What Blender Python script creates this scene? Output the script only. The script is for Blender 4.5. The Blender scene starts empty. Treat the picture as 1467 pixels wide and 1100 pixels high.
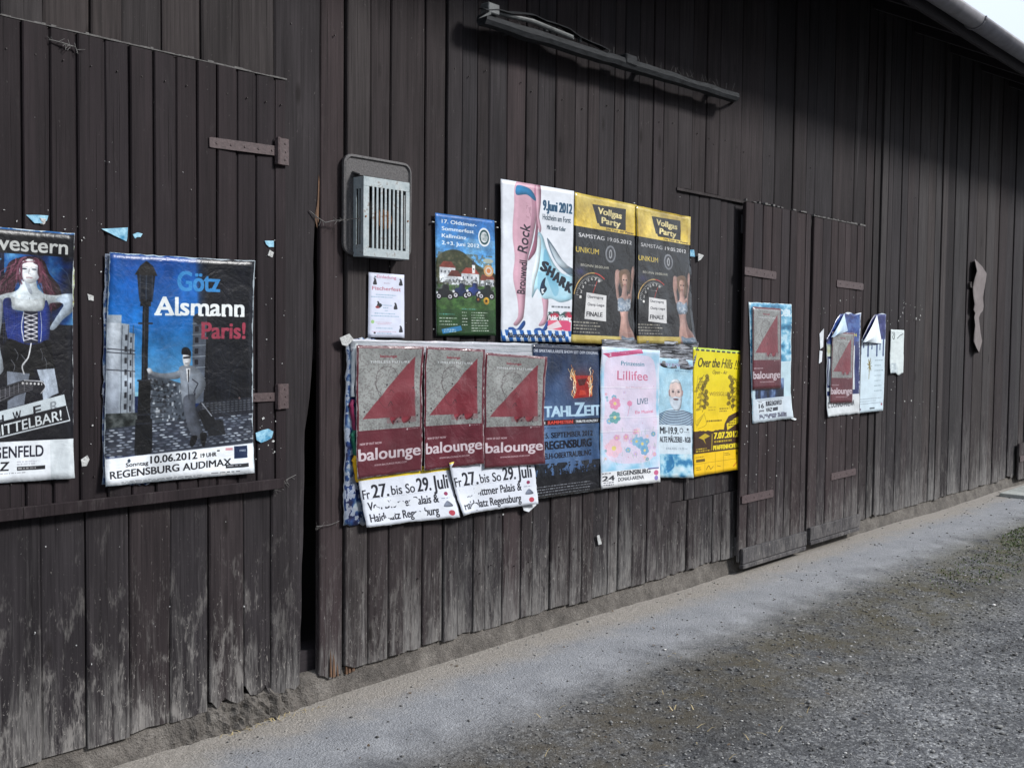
import bpy, bmesh, math, random
import numpy as np
from mathutils import Vector, Matrix

# ---------------------------------------------------------------- camera, world, sun, exposure
SC = bpy.context.scene
COL = SC.collection
YAW, PITCH, ROLL, FPX = 0.743688272, -0.0456687617, 0.0109807923, 1478.49
CAM = np.array([0.0, -3.5, 1.555])
_f = np.array([math.cos(YAW)*math.cos(PITCH), math.sin(YAW)*math.cos(PITCH), math.sin(PITCH)])
_r = np.array([math.sin(YAW), -math.cos(YAW), 0.0]); _u = np.cross(_r, _f)
_c, _s = math.cos(ROLL), math.sin(ROLL)
RR, UU = _c*_r + _s*_u, -_s*_r + _c*_u
cam_d = bpy.data.cameras.new('camera'); cam = bpy.data.objects.new('camera', cam_d); COL.objects.link(cam)
cam.matrix_world = Matrix([[RR[0], UU[0], -_f[0], CAM[0]], [RR[1], UU[1], -_f[1], CAM[1]], [RR[2], UU[2], -_f[2], CAM[2]], [0, 0, 0, 1]])
cam_d.sensor_width = 36.0; cam_d.lens = 36.0*FPX/1467.0; cam_d.clip_end = 500.0; cam_d.clip_start = 0.05
SC.camera = cam

SUN_DIR = Vector((0.62, -1.0, 0.86)).normalized()          # towards the bright part of the sky
elev = math.asin(SUN_DIR.z); rot = math.atan2(SUN_DIR.x, SUN_DIR.y)
wd = bpy.data.worlds.new('World'); SC.world = wd; wd.use_nodes = True
nt = wd.node_tree; nt.nodes.clear()
sky = nt.nodes.new('ShaderNodeTexSky'); sky.sky_type = 'NISHITA'; sky.sun_disc = False
sky.sun_elevation = elev; sky.sun_rotation = rot; sky.dust_density = 2.0; sky.air_density = 1.0
bg = nt.nodes.new('ShaderNodeBackground'); bg.inputs[1].default_value = 0.055
wo = nt.nodes.new('ShaderNodeOutputWorld')
mxs = nt.nodes.new('ShaderNodeMix'); mxs.data_type = 'RGBA'; mxs.inputs[0].default_value = 0.88
# bright overcast over the blue: brightest overhead, a third as bright at the horizon
tcw = nt.nodes.new('ShaderNodeTexCoord'); spw = nt.nodes.new('ShaderNodeSeparateXYZ'); nt.links.new(tcw.outputs['Generated'], spw.inputs[0])
mrw = nt.nodes.new('ShaderNodeMapRange'); mrw.inputs[1].default_value = 0.0; mrw.inputs[2].default_value = 1.0; mrw.inputs[3].default_value = 0.45; mrw.inputs[4].default_value = 1.0
nt.links.new(spw.outputs[2], mrw.inputs[0])
vmw = nt.nodes.new('ShaderNodeVectorMath'); vmw.operation = 'SCALE'; vmw.inputs[0].default_value = (8.5, 9.4, 10.9); nt.links.new(mrw.outputs[0], vmw.inputs['Scale'])
nt.links.new(vmw.outputs[0], mxs.inputs[7])
nt.links.new(sky.outputs[0], mxs.inputs[6]); nt.links.new(mxs.outputs[2], bg.inputs[0]); nt.links.new(bg.outputs[0], wo.inputs[0])
sun_d = bpy.data.lights.new('sun', 'SUN'); sun_d.energy = 1.5; sun_d.angle = math.radians(12); sun_d.color = (1.0, 0.985, 0.965)
sun = bpy.data.objects.new('sun', sun_d); COL.objects.link(sun)
sun.rotation_euler = SUN_DIR.to_track_quat('Z', 'Y').to_euler(); sun.location = (6, -12, 10)
vs = SC.view_settings
SC.display_settings.display_device = 'sRGB'
vs.view_transform = 'Standard'; vs.look = 'None'; vs.gamma = 1.0; vs.use_curve_mapping = False
vs.exposure = 1.75

# ---------------------------------------------------------------- helpers
rnd = random.Random(7)
def W(px, py, Y=0.0):
    """point of the vertical plane y = Y seen at a pixel of the photograph"""
    d = _f + RR*(px-733.5)/FPX - UU*(py-550)/FPX
    p = CAM + d*((Y-CAM[1])/d[1])
    return float(p[0]), float(p[2])
def WX(px, py, Y=0.0): return W(px, py, Y)[0]

def new_obj(name, verts, faces, mats=None, parent=None, smooth=False, mi=None, uv=None):
    me = bpy.data.meshes.new(name); me.from_pydata([tuple(v) for v in verts], [], [tuple(f) for f in faces])
    if uv is not None:
        l = me.uv_layers.new(name='UVMap'); idx = np.empty(len(me.loops), dtype=np.int32)
        me.loops.foreach_get('vertex_index', idx); l.data.foreach_set('uv', np.asarray(uv, dtype=np.float32)[idx].ravel())
    for m in (mats if isinstance(mats, (list, tuple)) else [mats]):
        if m: me.materials.append(m)
    if mi is not None: me.polygons.foreach_set('material_index', np.asarray(mi, dtype=np.int32))
    if smooth: me.polygons.foreach_set('use_smooth', np.ones(len(me.polygons), dtype=bool))
    me.update()
    o = bpy.data.objects.new(name, me); COL.objects.link(o)
    if parent: o.parent = parent
    return o
def empty(name, loc=(0, 0, 0)):
    o = bpy.data.objects.new(name, None); COL.objects.link(o); o.location = loc; o.empty_display_size = 0.1
    return o
def tag(o, label=None, cat=None, group=None, kind=None):
    if label: o['label'] = label
    if cat: o['category'] = cat
    if group: o['group'] = group
    if kind: o['kind'] = kind
    return o
class MB:
    def __init__(s): s.v = []; s.f = []
    def add(s, v, f):
        n = len(s.v); s.v += [tuple(p) for p in v]; s.f += [tuple(i+n for i in q) for q in f]; return s
    def box(s, x0, x1, y0, y1, z0, z1, b=0.0):
        if b <= 0:
            v = [(x, y, z) for x in (x0, x1) for y in (y0, y1) for z in (z0, z1)]
            return s.add(v, [(0, 1, 3, 2), (4, 6, 7, 5), (0, 4, 5, 1), (2, 3, 7, 6), (0, 2, 6, 4), (1, 5, 7, 3)])
        bm = bmesh.new(); bmesh.ops.create_cube(bm, size=1)
        for q in bm.verts: q.co = Vector(((x0+x1)/2+q.co.x*(x1-x0), (y0+y1)/2+q.co.y*(y1-y0), (z0+z1)/2+q.co.z*(z1-z0)))
        bmesh.ops.bevel(bm, geom=bm.edges[:], offset=b, segments=1, affect='EDGES')
        bm.verts.index_update(); s.add([q.co[:] for q in bm.verts], [[q.index for q in f.verts] for f in bm.faces]); bm.free(); return s
    def tube(s, pts, r, n=8):
        pts = [Vector(p) for p in pts]; rings = []
        for i, p in enumerate(pts):
            t = (pts[min(i+1, len(pts)-1)]-pts[max(i-1, 0)]).normalized()
            a = t.orthogonal().normalized() if abs(t.z) > .9 else t.cross(Vector((0, 0, 1))).normalized(); b = t.cross(a)
            rr = r[i] if isinstance(r, (list, tuple)) else r
            rings.append([p+a*math.cos(2*math.pi*k/n)*rr+b*math.sin(2*math.pi*k/n)*rr for k in range(n)])
        v = [q for R_ in rings for q in R_]; f = []
        for i in range(len(pts)-1):
            for k in range(n): f.append((i*n+k, i*n+(k+1) % n, (i+1)*n+(k+1) % n, (i+1)*n+k))
        f.append(tuple(range(n-1, -1, -1))); f.append(tuple((len(pts)-1)*n+k for k in range(n)))
        return s.add(v, f)
    def build(s, name, mat, parent=None, smooth=False): return new_obj(name, s.v, s.f, mat, parent, smooth)

_rs = np.random.RandomState(3)
_T = _rs.rand(256, 256)
def vnoise(x, y, seed=0):
    x = np.asarray(x, float)+seed*17.31; y = np.asarray(y, float)+seed*9.77
    xi = np.floor(x).astype(int); yi = np.floor(y).astype(int); fx = x-xi; fy = y-yi
    fx = fx*fx*(3-2*fx); fy = fy*fy*(3-2*fy)
    g = lambda a, b: _T[a & 255, b & 255]
    return (g(xi, yi)*(1-fx)+g(xi+1, yi)*fx)*(1-fy)+(g(xi, yi+1)*(1-fx)+g(xi+1, yi+1)*fx)*fy
def fbm(x, y, seed=0, o=4):
    r = 0; a = .5; t = 0
    for k in range(o): r = r+a*vnoise(np.asarray(x)*2**k, np.asarray(y)*2**k, seed+k*5); t += a; a *= .5
    return r/t

# ---------------------------------------------------------------- materials
class NT:
    def __init__(s, name):
        s.m = bpy.data.materials.new(name); s.m.use_nodes = True; s.t = s.m.node_tree; s.n = s.t.nodes; s.l = s.t.links
        s.b = s.n['Principled BSDF']
    def node(s, ty, **k):
        n = s.n.new(ty)
        for a, v in k.items(): setattr(n, a, v)
        return n
    def put(s, sock, v):
        if hasattr(v, 'links') or isinstance(v, bpy.types.NodeSocket): s.l.new(v, sock)
        else: sock.default_value = v
    def math(s, op, a, b=0.0, c=None, clamp=False):
        n = s.node('ShaderNodeMath', operation=op, use_clamp=clamp); s.put(n.inputs[0], a); s.put(n.inputs[1], b)
        if c is not None: s.put(n.inputs[2], c)
        return n.outputs[0]
    def vmul(s, a, v):
        n = s.node('ShaderNodeVectorMath', operation='MULTIPLY'); s.put(n.inputs[0], a); s.put(n.inputs[1], v); return n.outputs[0]
    def vadd(s, a, v):
        n = s.node('ShaderNodeVectorMath', operation='ADD'); s.put(n.inputs[0], a); s.put(n.inputs[1], v); return n.outputs[0]
    def noise(s, vec, scale, detail=4, rough=.55, dist=0.0):
        n = s.node('ShaderNodeTexNoise'); s.put(n.inputs['Vector'], vec); n.inputs['Scale'].default_value = scale
        n.inputs['Detail'].default_value = detail; n.inputs['Roughness'].default_value = rough; n.inputs['Distortion'].default_value = dist
        return n.outputs['Fac']
    def ramp(s, f, stops):
        n = s.node('ShaderNodeValToRGB'); s.put(n.inputs[0], f); e = n.color_ramp.elements
        while len(e) < len(stops): e.new(.5)
        for q, (p, c) in zip(e, stops): q.position = p; q.color = (*c, 1) if isinstance(c, tuple) else (c, c, c, 1)
        return n.outputs[0]
    def mix(s, f, a, b, bt='MIX'):
        n = s.node('ShaderNodeMix', data_type='RGBA', blend_type=bt); s.put(n.inputs[0], f)
        s.put(n.inputs[6], a if not isinstance(a, tuple) else (*a, 1)); s.put(n.inputs[7], b if not isinstance(b, tuple) else (*b, 1)); return n.outputs[2]
    def bump(s, h, strength, dist=0.01, normal=None):
        n = s.node('ShaderNodeBump'); s.put(n.inputs['Height'], h); n.inputs['Strength'].default_value = strength; n.inputs['Distance'].default_value = dist
        if normal is not None: s.l.new(normal, n.inputs['Normal'])
        return n.outputs[0]
    def pos(s): return s.node('ShaderNodeNewGeometry').outputs['Position']
    def rand(s): return s.node('ShaderNodeObjectInfo').outputs['Random']
    def sep(s, v): n = s.node('ShaderNodeSeparateXYZ'); s.l.new(v, n.inputs[0]); return n.outputs
    def out(s, col=None, rough=None, normal=None, metal=None, spec=None):
        for k, v in (('Base Color', col), ('Roughness', rough), ('Normal', normal), ('Metallic', metal), ('Specular IOR Level', spec)):
            if v is not None: s.put(s.b.inputs[k], v if not isinstance(v, tuple) else (*v, 1))
        return s.m

def wood_mat(name, dark, mid, wear=1.0, wear_h=1.25, wear_col=(.15, .145, .14), tintamt=1.0, gloss=.62, flake=1.0, scuff=.35):
    t = NT(name); p = t.pos(); rd = t.rand(); x, y, z = t.sep(p)
    off = t.node('ShaderNodeCombineXYZ'); t.put(off.inputs[0], t.math('MULTIPLY', rd, 37.0)); t.put(off.inputs[2], t.math('MULTIPLY', rd, 91.0))
    q = t.vadd(p, off.outputs[0])
    grain = t.noise(t.vmul(q, (85, 85, 2.2)), 1.0, 6, .62, .35)
    fine = t.noise(t.vmul(q, (420, 420, 9)), 1.0, 3, .6)
    broad = t.noise(t.vmul(q, (9, 9, 1.3)), 1.0, 4, .6)
    col = t.ramp(grain, [(.28, dark), (.72, mid)])
    # each plank took the stain a little differently: redder, greyer, darker
    tint = t.ramp(t.math('FRACT', t.math('MULTIPLY', rd, 7.31)), [(0, (.66, .65, .67)), (.3, (1.10, 1.02, 1.0)), (.6, (.90, .93, .97)), (.8, (1.28, 1.25, 1.24)), (1, (.98, .89, .88))])
    col = t.mix(tintamt, col, t.mix(1.0, col, tint, 'MULTIPLY'))
    col = t.mix(1.0, col, t.ramp(broad, [(.25, .68), (.75, 1.35)]), 'MULTIPLY')
    # old silver-grey weathering showing through the stain, most where rain splashes low on the boards
    low = t.math('SUBTRACT', 1.0, t.math('DIVIDE', z, wear_h), clamp=True)
    low = t.math('POWER', low, 1.35)
    stre = t.noise(t.vmul(q, (38, 38, 2.6)), 1.0, 7, .7, .6)
    stre2 = t.noise(t.vmul(q, (6, 6, 1.1)), 1.0, 3, .6)
    wv = t.math('ADD', t.math('MULTIPLY', stre, .75), t.math('MULTIPLY', stre2, .42))
    wv = t.math('ADD', wv, t.math('MULTIPLY', low, .30))
    wv = t.math('ADD', wv, t.math('MULTIPLY', t.math('SUBTRACT', t.math('FRACT', t.math('MULTIPLY', rd, 3.7)), .5), .10))
    wm = t.node('ShaderNodeMapRange'); t.put(wm.inputs[0], wv); wm.inputs[1].default_value = .74; wm.inputs[2].default_value = .90
    wmask = t.math('MULTIPLY', t.math('MULTIPLY', wm.outputs[0], t.math('ADD', t.math('MULTIPLY', low, .85), .12)), wear)
    wmask = t.math('MULTIPLY', wmask, t.ramp(t.noise(t.vmul(q, (230, 230, 14)), 1.0, 4, .7), [(.36, .25), (.56, 1)]))
    wc = t.mix(fine, tuple(c*.62 for c in wear_col), tuple(c*1.35 for c in wear_col))
    col = t.mix(wmask, col, wc)
    # flecks and scratches
    fl = t.noise(t.vmul(q, (110, 110, 34)), 1.0, 5, .75, 1.0)
    fm = t.node('ShaderNodeMapRange'); t.put(fm.inputs[0], t.math('ADD', fl, t.math('MULTIPLY', low, .10))); fm.inputs[1].default_value = .665; fm.inputs[2].default_value = .75
    col = t.mix(t.math('MULTIPLY', fm.outputs[0], .75*flake), col, (.24, .225, .21))
    # scuffed patches where the stain is rubbed off, following the grain
    sc = t.noise(t.vmul(q, (17, 17, 6)), 1.0, 3, .6, .8); sf = t.noise(t.vmul(q, (170, 170, 26)), 1.0, 5, .75, .5)
    sm = t.node('ShaderNodeMapRange'); t.put(sm.inputs[0], t.math('ADD', t.math('MULTIPLY', sc, .6), t.math('ADD', t.math('MULTIPLY', sf, .45), t.math('MULTIPLY', low, .09)))); sm.inputs[1].default_value = .60; sm.inputs[2].default_value = .68
    col = t.mix(t.math('MULTIPLY', sm.outputs[0], t.math('MULTIPLY', t.math('ADD', low, .10), scuff*.78, clamp=True)), col, (.22, .208, .196))
    # knots
    kv = t.node('ShaderNodeTexVoronoi'); t.put(kv.inputs['Vector'], t.vmul(q, (6, 6, 1.9))); kv.inputs['Scale'].default_value = 1.0
    km = t.node('ShaderNodeMapRange'); t.put(km.inputs[0], kv.outputs['Distance']); km.inputs[1].default_value = .11; km.inputs[2].default_value = .05
    col = t.mix(t.math('MULTIPLY', km.outputs[0], .7), col, (.007, .0055, .005))
    # drying cracks
    ck = t.noise(t.vmul(q, (150, 150, 1.4)), 1.0, 2, .5, .2)
    cm = t.node('ShaderNodeMapRange'); t.put(cm.inputs[0], ck); cm.inputs[1].default_value = .34; cm.inputs[2].default_value = .26
    col = t.mix(t.math('MULTIPLY', cm.outputs[0], .8), col, (.006, .005, .005))
    h = t.math('SUBTRACT', t.math('ADD', t.math('MULTIPLY', grain, .8), t.math('MULTIPLY', fine, .35)), t.math('MULTIPLY', cm.outputs[0], .6))
    h = t.math('ADD', h, t.math('MULTIPLY', fm.outputs[0], .2))
    nrm = t.bump(h, .55, .0035)
    return t.out(col, t.ramp(grain, [(0, gloss+.05), (1, gloss+.25)]), nrm, spec=.12)

M = {}
M['wood'] = wood_mat('weathered_wall_wood', (.0120, .0100, .0108), (.033, .0290, .0302), wear=1.0)
M['wood_low'] = wood_mat('scuffed_low_wood', (.0100, .0084, .0094), (.030, .0260, .0272), wear=1.0, wear_h=.95, flake=1.5, wear_col=(.155, .148, .142), scuff=.85)
M['wood_hatch'] = wood_mat('stained_hatch_wood', (.0105, .0080, .0092), (.023, .0180, .0198), wear=.25, tintamt=.5, gloss=.55, flake=.5)
M['wood_door'] = wood_mat('stained_door_wood', (.0160, .0125, .0135), (.038, .0305, .0318), wear=.9, wear_h=1.1, tintamt=.8)
M['wood_rail'] = wood_mat('grey_rail_wood', (.020, .0185, .020), (.052, .050, .054), wear=.35, tintamt=.3)
M['wood_pale'] = wood_mat('bleached_wood', (.016, .0142, .0145), (.044, .0400, .0400), wear=1.1, wear_h=1.3)
def simple(name, c0, c1, scale=30, rough=.7, bump=.4, metal=0.0, dist=.003, spec=.4, stretch=(1, 1, 1)):
    t = NT(name); p = t.pos(); n = t.noise(t.vmul(p, stretch), scale, 6, .65, .3)
    return t.out(t.ramp(n, [(.3, c0), (.7, c1)]), rough, t.bump(n, bump, dist), metal, spec)
M['dark'] = simple('dark_interior', (.006, .006, .006), (.012, .011, .010), 8, .9)
M['splinter'] = simple('fresh_split_wood', (.035, .020, .014), (.15, .080, .042), 1.0, .8, .8, stretch=(160, 160, 12))
M['iron'] = simple('painted_rusty_iron', (.036, .024, .025), (.082, .056, .056), 70, .6, .5)
M['nail'] = simple('nail_iron', (.01, .008, .008), (.03, .022, .02), 200, .6)
M['soffit'] = simple('dark_soffit_wood', (.008, .006, .008), (.020, .015, .018), 12, .85, stretch=(1, 8, 8))  # near-black wood of soffit, rafters, eaves board and framing
M['zinc'] = simple('dull_zinc', (.16, .155, .165), (.24, .235, .25), 9, .55, .15, spec=.3)
M['tile'] = simple('roof_tile_clay', (.10, .045, .03), (.16, .08, .055), 14, .85)
def metal_mat():
    t = NT('flue_blue_grey_enamel'); p = t.pos()
    n = t.noise(p, 26, 6, .7); n2 = t.noise(p, 90, 4, .7)
    c = t.ramp(n, [(.3, (.22, .265, .28)), (.7, (.40, .445, .455))])
    r = t.node('ShaderNodeMapRange'); t.put(r.inputs[0], t.math('ADD', t.math('MULTIPLY', n, .6), t.math('MULTIPLY', n2, .5))); r.inputs[1].default_value = .60; r.inputs[2].default_value = .70
    c = t.mix(t.math('MULTIPLY', r.outputs[0], .8), c, (.10, .055, .03))
    return t.out(c, .45, t.bump(n2, .2, .002), .15)
M['enamel'] = metal_mat()
M['plate'] = simple('flue_back_plate', (.045, .043, .044), (.105, .10, .10), 120, .75, .6)
M['rustpipe'] = simple('rusted_flue_pipe', (.10, .035, .012), (.30, .13, .05), 40, .8)
M['fixture'] = simple('grimy_grey_metal', (.010, .011, .012), (.034, .036, .039), 18, .75, .4, stretch=(1, 5, 5), spec=.15)
M['fixture_pale'] = simple('pale_fixture_tube', (.05, .053, .054), (.14, .147, .145), 18, .4, .2)
M['web'] = simple('cobweb_dust', (.055, .052, .050), (.15, .145, .14), 60, .95)
M['scrapwhite'] = simple('paper_scrap_white', (.16, .16, .155), (.56, .57, .56), 160, .7)
M['scrapblue'] = simple('paper_scrap_blue', (.012, .16, .30), (.30, .52, .62), 45, .6)
M['felt'] = simple('brown_grey_board', (.105, .088, .086), (.145, .124, .122), 20, .75, .1)

# foundation and ground
def concrete(name, c0, c1, c2):
    t = NT(name); p = t.pos(); n = t.noise(p, 7, 8, .65); n2 = t.noise(p, 95, 5, .7); v = t.node('ShaderNodeTexVoronoi'); t.put(v.inputs['Vector'], p); v.inputs['Scale'].default_value = 160
    c = t.ramp(n, [(.3, c0), (.52, c1), (.75, c2)])
    c = t.mix(.6, c, t.mix(1, c, t.ramp(n2, [(.3, .4), (.7, 1.7)]), 'MULTIPLY'))
    h = t.math('ADD', t.math('MULTIPLY', n2, .8), t.math('MULTIPLY', v.outputs['Distance'], .6))
    return t.out(c, .92, t.bump(h, .9, .006), spec=.2)
M['found'] = concrete('crumbling_render', (.045, .041, .037), (.095, .086, .077), (.150, .138, .124))
M['slab'] = concrete('pale_concrete', (.22, .23, .22), (.30, .31, .29), (.36, .37, .35))
def ground_mat():
    t = NT('gravelly_asphalt'); p = t.pos(); x, y, z = t.sep(p)
    big = t.noise(p, .9, 5, .6); med = t.noise(p, 4.5, 6, .65); fine = t.noise(p, 60, 5, .75); fin2 = t.noise(p, 190, 3, .7)
    # aggregate stones
    v = t.node('ShaderNodeTexVoronoi'); t.put(v.inputs['Vector'], p); v.inputs['Scale'].default_value = 110
    v2 = t.node('ShaderNodeTexVoronoi'); t.put(v2.inputs['Vector'], p); v2.inputs['Scale'].default_value = 48
    vc = t.sep(v.outputs['Color'])[0]; v2c = t.sep(v2.outputs['Color'])[1]
    base = t.ramp(vc, [(0, (.036, .037, .039)), (.5, (.064, .065, .068)), (.82, (.115, .116, .118)), (1, (.27, .27, .265))])
    base = t.mix(.35, base, t.ramp(v2c, [(0, (.02, .021, .025)), (.7, (.065, .066, .07)), (1, (.22, .22, .215))]))
    base = t.mix(.8, base, t.mix(1, base, t.ramp(fine, [(.25, .45), (.75, 1.75)]), 'MULTIPLY'))
    base = t.mix(.7, base, t.mix(1, base, t.ramp(med, [(.3, .66), (.7, 1.4)]), 'MULTIPLY'))
    base = t.mix(1.0, base, t.ramp(big, [(.34, .50), (.5, 1.0), (.66, 1.5)]), 'MULTIPLY')
    # trodden silt and moss in a band along the middle
    yb = t.math('ADD', y, t.math('MULTIPLY', t.math('SUBTRACT', big, .5), .9))
    m1 = t.node('ShaderNodeMapRange', interpolation_type='SMOOTHSTEP'); t.put(m1.inputs[0], yb); m1.inputs[1].default_value = -1.75; m1.inputs[2].default_value = -1.25
    moss = t.math('MULTIPLY', m1.outputs[0], t.ramp(med, [(.36, 0), (.60, 1)]))
    mossf = t.math('MULTIPLY', moss, .86)
    mc = t.mix(fine, (.022, .018, .012), (.090, .074, .048))
    mc = t.mix(t.ramp(t.math('DIVIDE', x, 9.0), [(.35, 0), (1, .55)]), mc, (.075, .068, .018))
    base = t.mix(mossf, base, mc)
    # pale dusty apron next to the wall
    ya = t.math('ADD', y, t.math('ADD', t.math('MULTIPLY', t.math('SUBTRACT', med, .5), .55), t.math('MULTIPLY', t.math('SUBTRACT', fine, .5), .18)))
    m2 = t.node('ShaderNodeMapRange', interpolation_type='SMOOTHSTEP'); t.put(m2.inputs[0], ya); m2.inputs[1].default_value = -.92; m2.inputs[2].default_value = -.50
    ap = t.ramp(t.math('ADD', t.math('MULTIPLY', med, .5), t.math('MULTIPLY', fine, .5)), [(.32, (.19, .195, .207)), (.52, (.285, .292, .308)), (.70, (.39, .396, .41))])
    ap = t.mix(t.ramp(fin2, [(.35, .55), (.6, 0)]), ap, (.075, .08, .09))
    base = t.mix(t.math('MULTIPLY', m2.outputs[0], .9), base, ap)
    # sandy beige dirt right at the foot of the plinth
    m3 = t.node('ShaderNodeMapRange', interpolation_type='SMOOTHSTEP'); t.put(m3.inputs[0], t.math('ADD', y, t.math('MULTIPLY', t.math('SUBTRACT', med, .5), .35))); m3.inputs[1].default_value = -.36; m3.inputs[2].default_value = -.10
    sand = t.ramp(fine, [(.3, (.165, .145, .122)), (.7, (.33, .30, .26))])
    base = t.mix(t.math('MULTIPLY', m3.outputs[0], .85), base, sand)
    h = t.math('ADD', t.math('MULTIPLY', t.math('SUBTRACT', 1.0, v.outputs['Distance']), .5), t.math('ADD', t.math('MULTIPLY', fine, .9), t.math('MULTIPLY', fin2, .5)))
    return t.out(base, .78, t.bump(h, .8, .009), spec=.35)
M['ground'] = ground_mat()
def pebble_mat():
    t = NT('loose_pebble_stone'); i = t.node('ShaderNodeNewGeometry').outputs['Random Per Island']
    c = t.ramp(i, [(0, (.04, .039, .038)), (.4, (.08, .078, .075)), (.75, (.145, .142, .136)), (.93, (.25, .245, .235)), (1, (.46, .45, .43))])
    return t.out(c, .8)
M['pebble'] = pebble_mat()
def leaf_mat(name, a, b):
    t = NT(name); i = t.node('ShaderNodeNewGeometry').outputs['Random Per Island']
    return t.out(t.ramp(i, [(0, a), (1, b)]), .6)
M['grass'] = leaf_mat('young_grass', (.035, .055, .014), (.085, .12, .032))
M['straw'] = leaf_mat('dry_straw', (.25, .19, .09), (.42, .34, .18))
# ---------------------------------------------------------------- print painter: flat artwork of the posters, drawn by code
_glyph = {}
def text_tris(s):
    if s in _glyph: return _glyph[s]
    cu = bpy.data.curves.new('t', 'FONT'); cu.body = s; cu.resolution_u = 4
    ob = bpy.data.objects.new('t', cu); me = ob.to_mesh(); me.calc_loop_triangles()
    v = np.array([q.co[:2] for q in me.vertices]).reshape(-1, 2); tr = np.array([t.vertices[:] for t in me.loop_triangles], dtype=int).reshape(-1, 3)
    ob.to_mesh_clear(); bpy.data.objects.remove(ob); bpy.data.curves.remove(cu)
    _glyph[s] = (v, tr); return _glyph[s]
CAP = None
def catmull(pts, n=6, closed=True):
    P = np.array(pts, float); N = len(P); out = []
    rng = range(N if closed else N-1)
    for i in rng:
        if closed: a, b, c, d = P[i-1], P[i], P[(i+1) % N], P[(i+2) % N]
        else: a, b, c, d = P[max(i-1, 0)], P[i], P[i+1], P[min(i+2, N-1)]
        for k in range(n):
            t = k/n; out.append(.5*((2*b)+(-a+c)*t+(2*a-5*b+4*c-d)*t*t+(-a+3*b-3*c+d)*t**3))
    if not closed: out.append(P[-1])
    return np.array(out)
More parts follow.
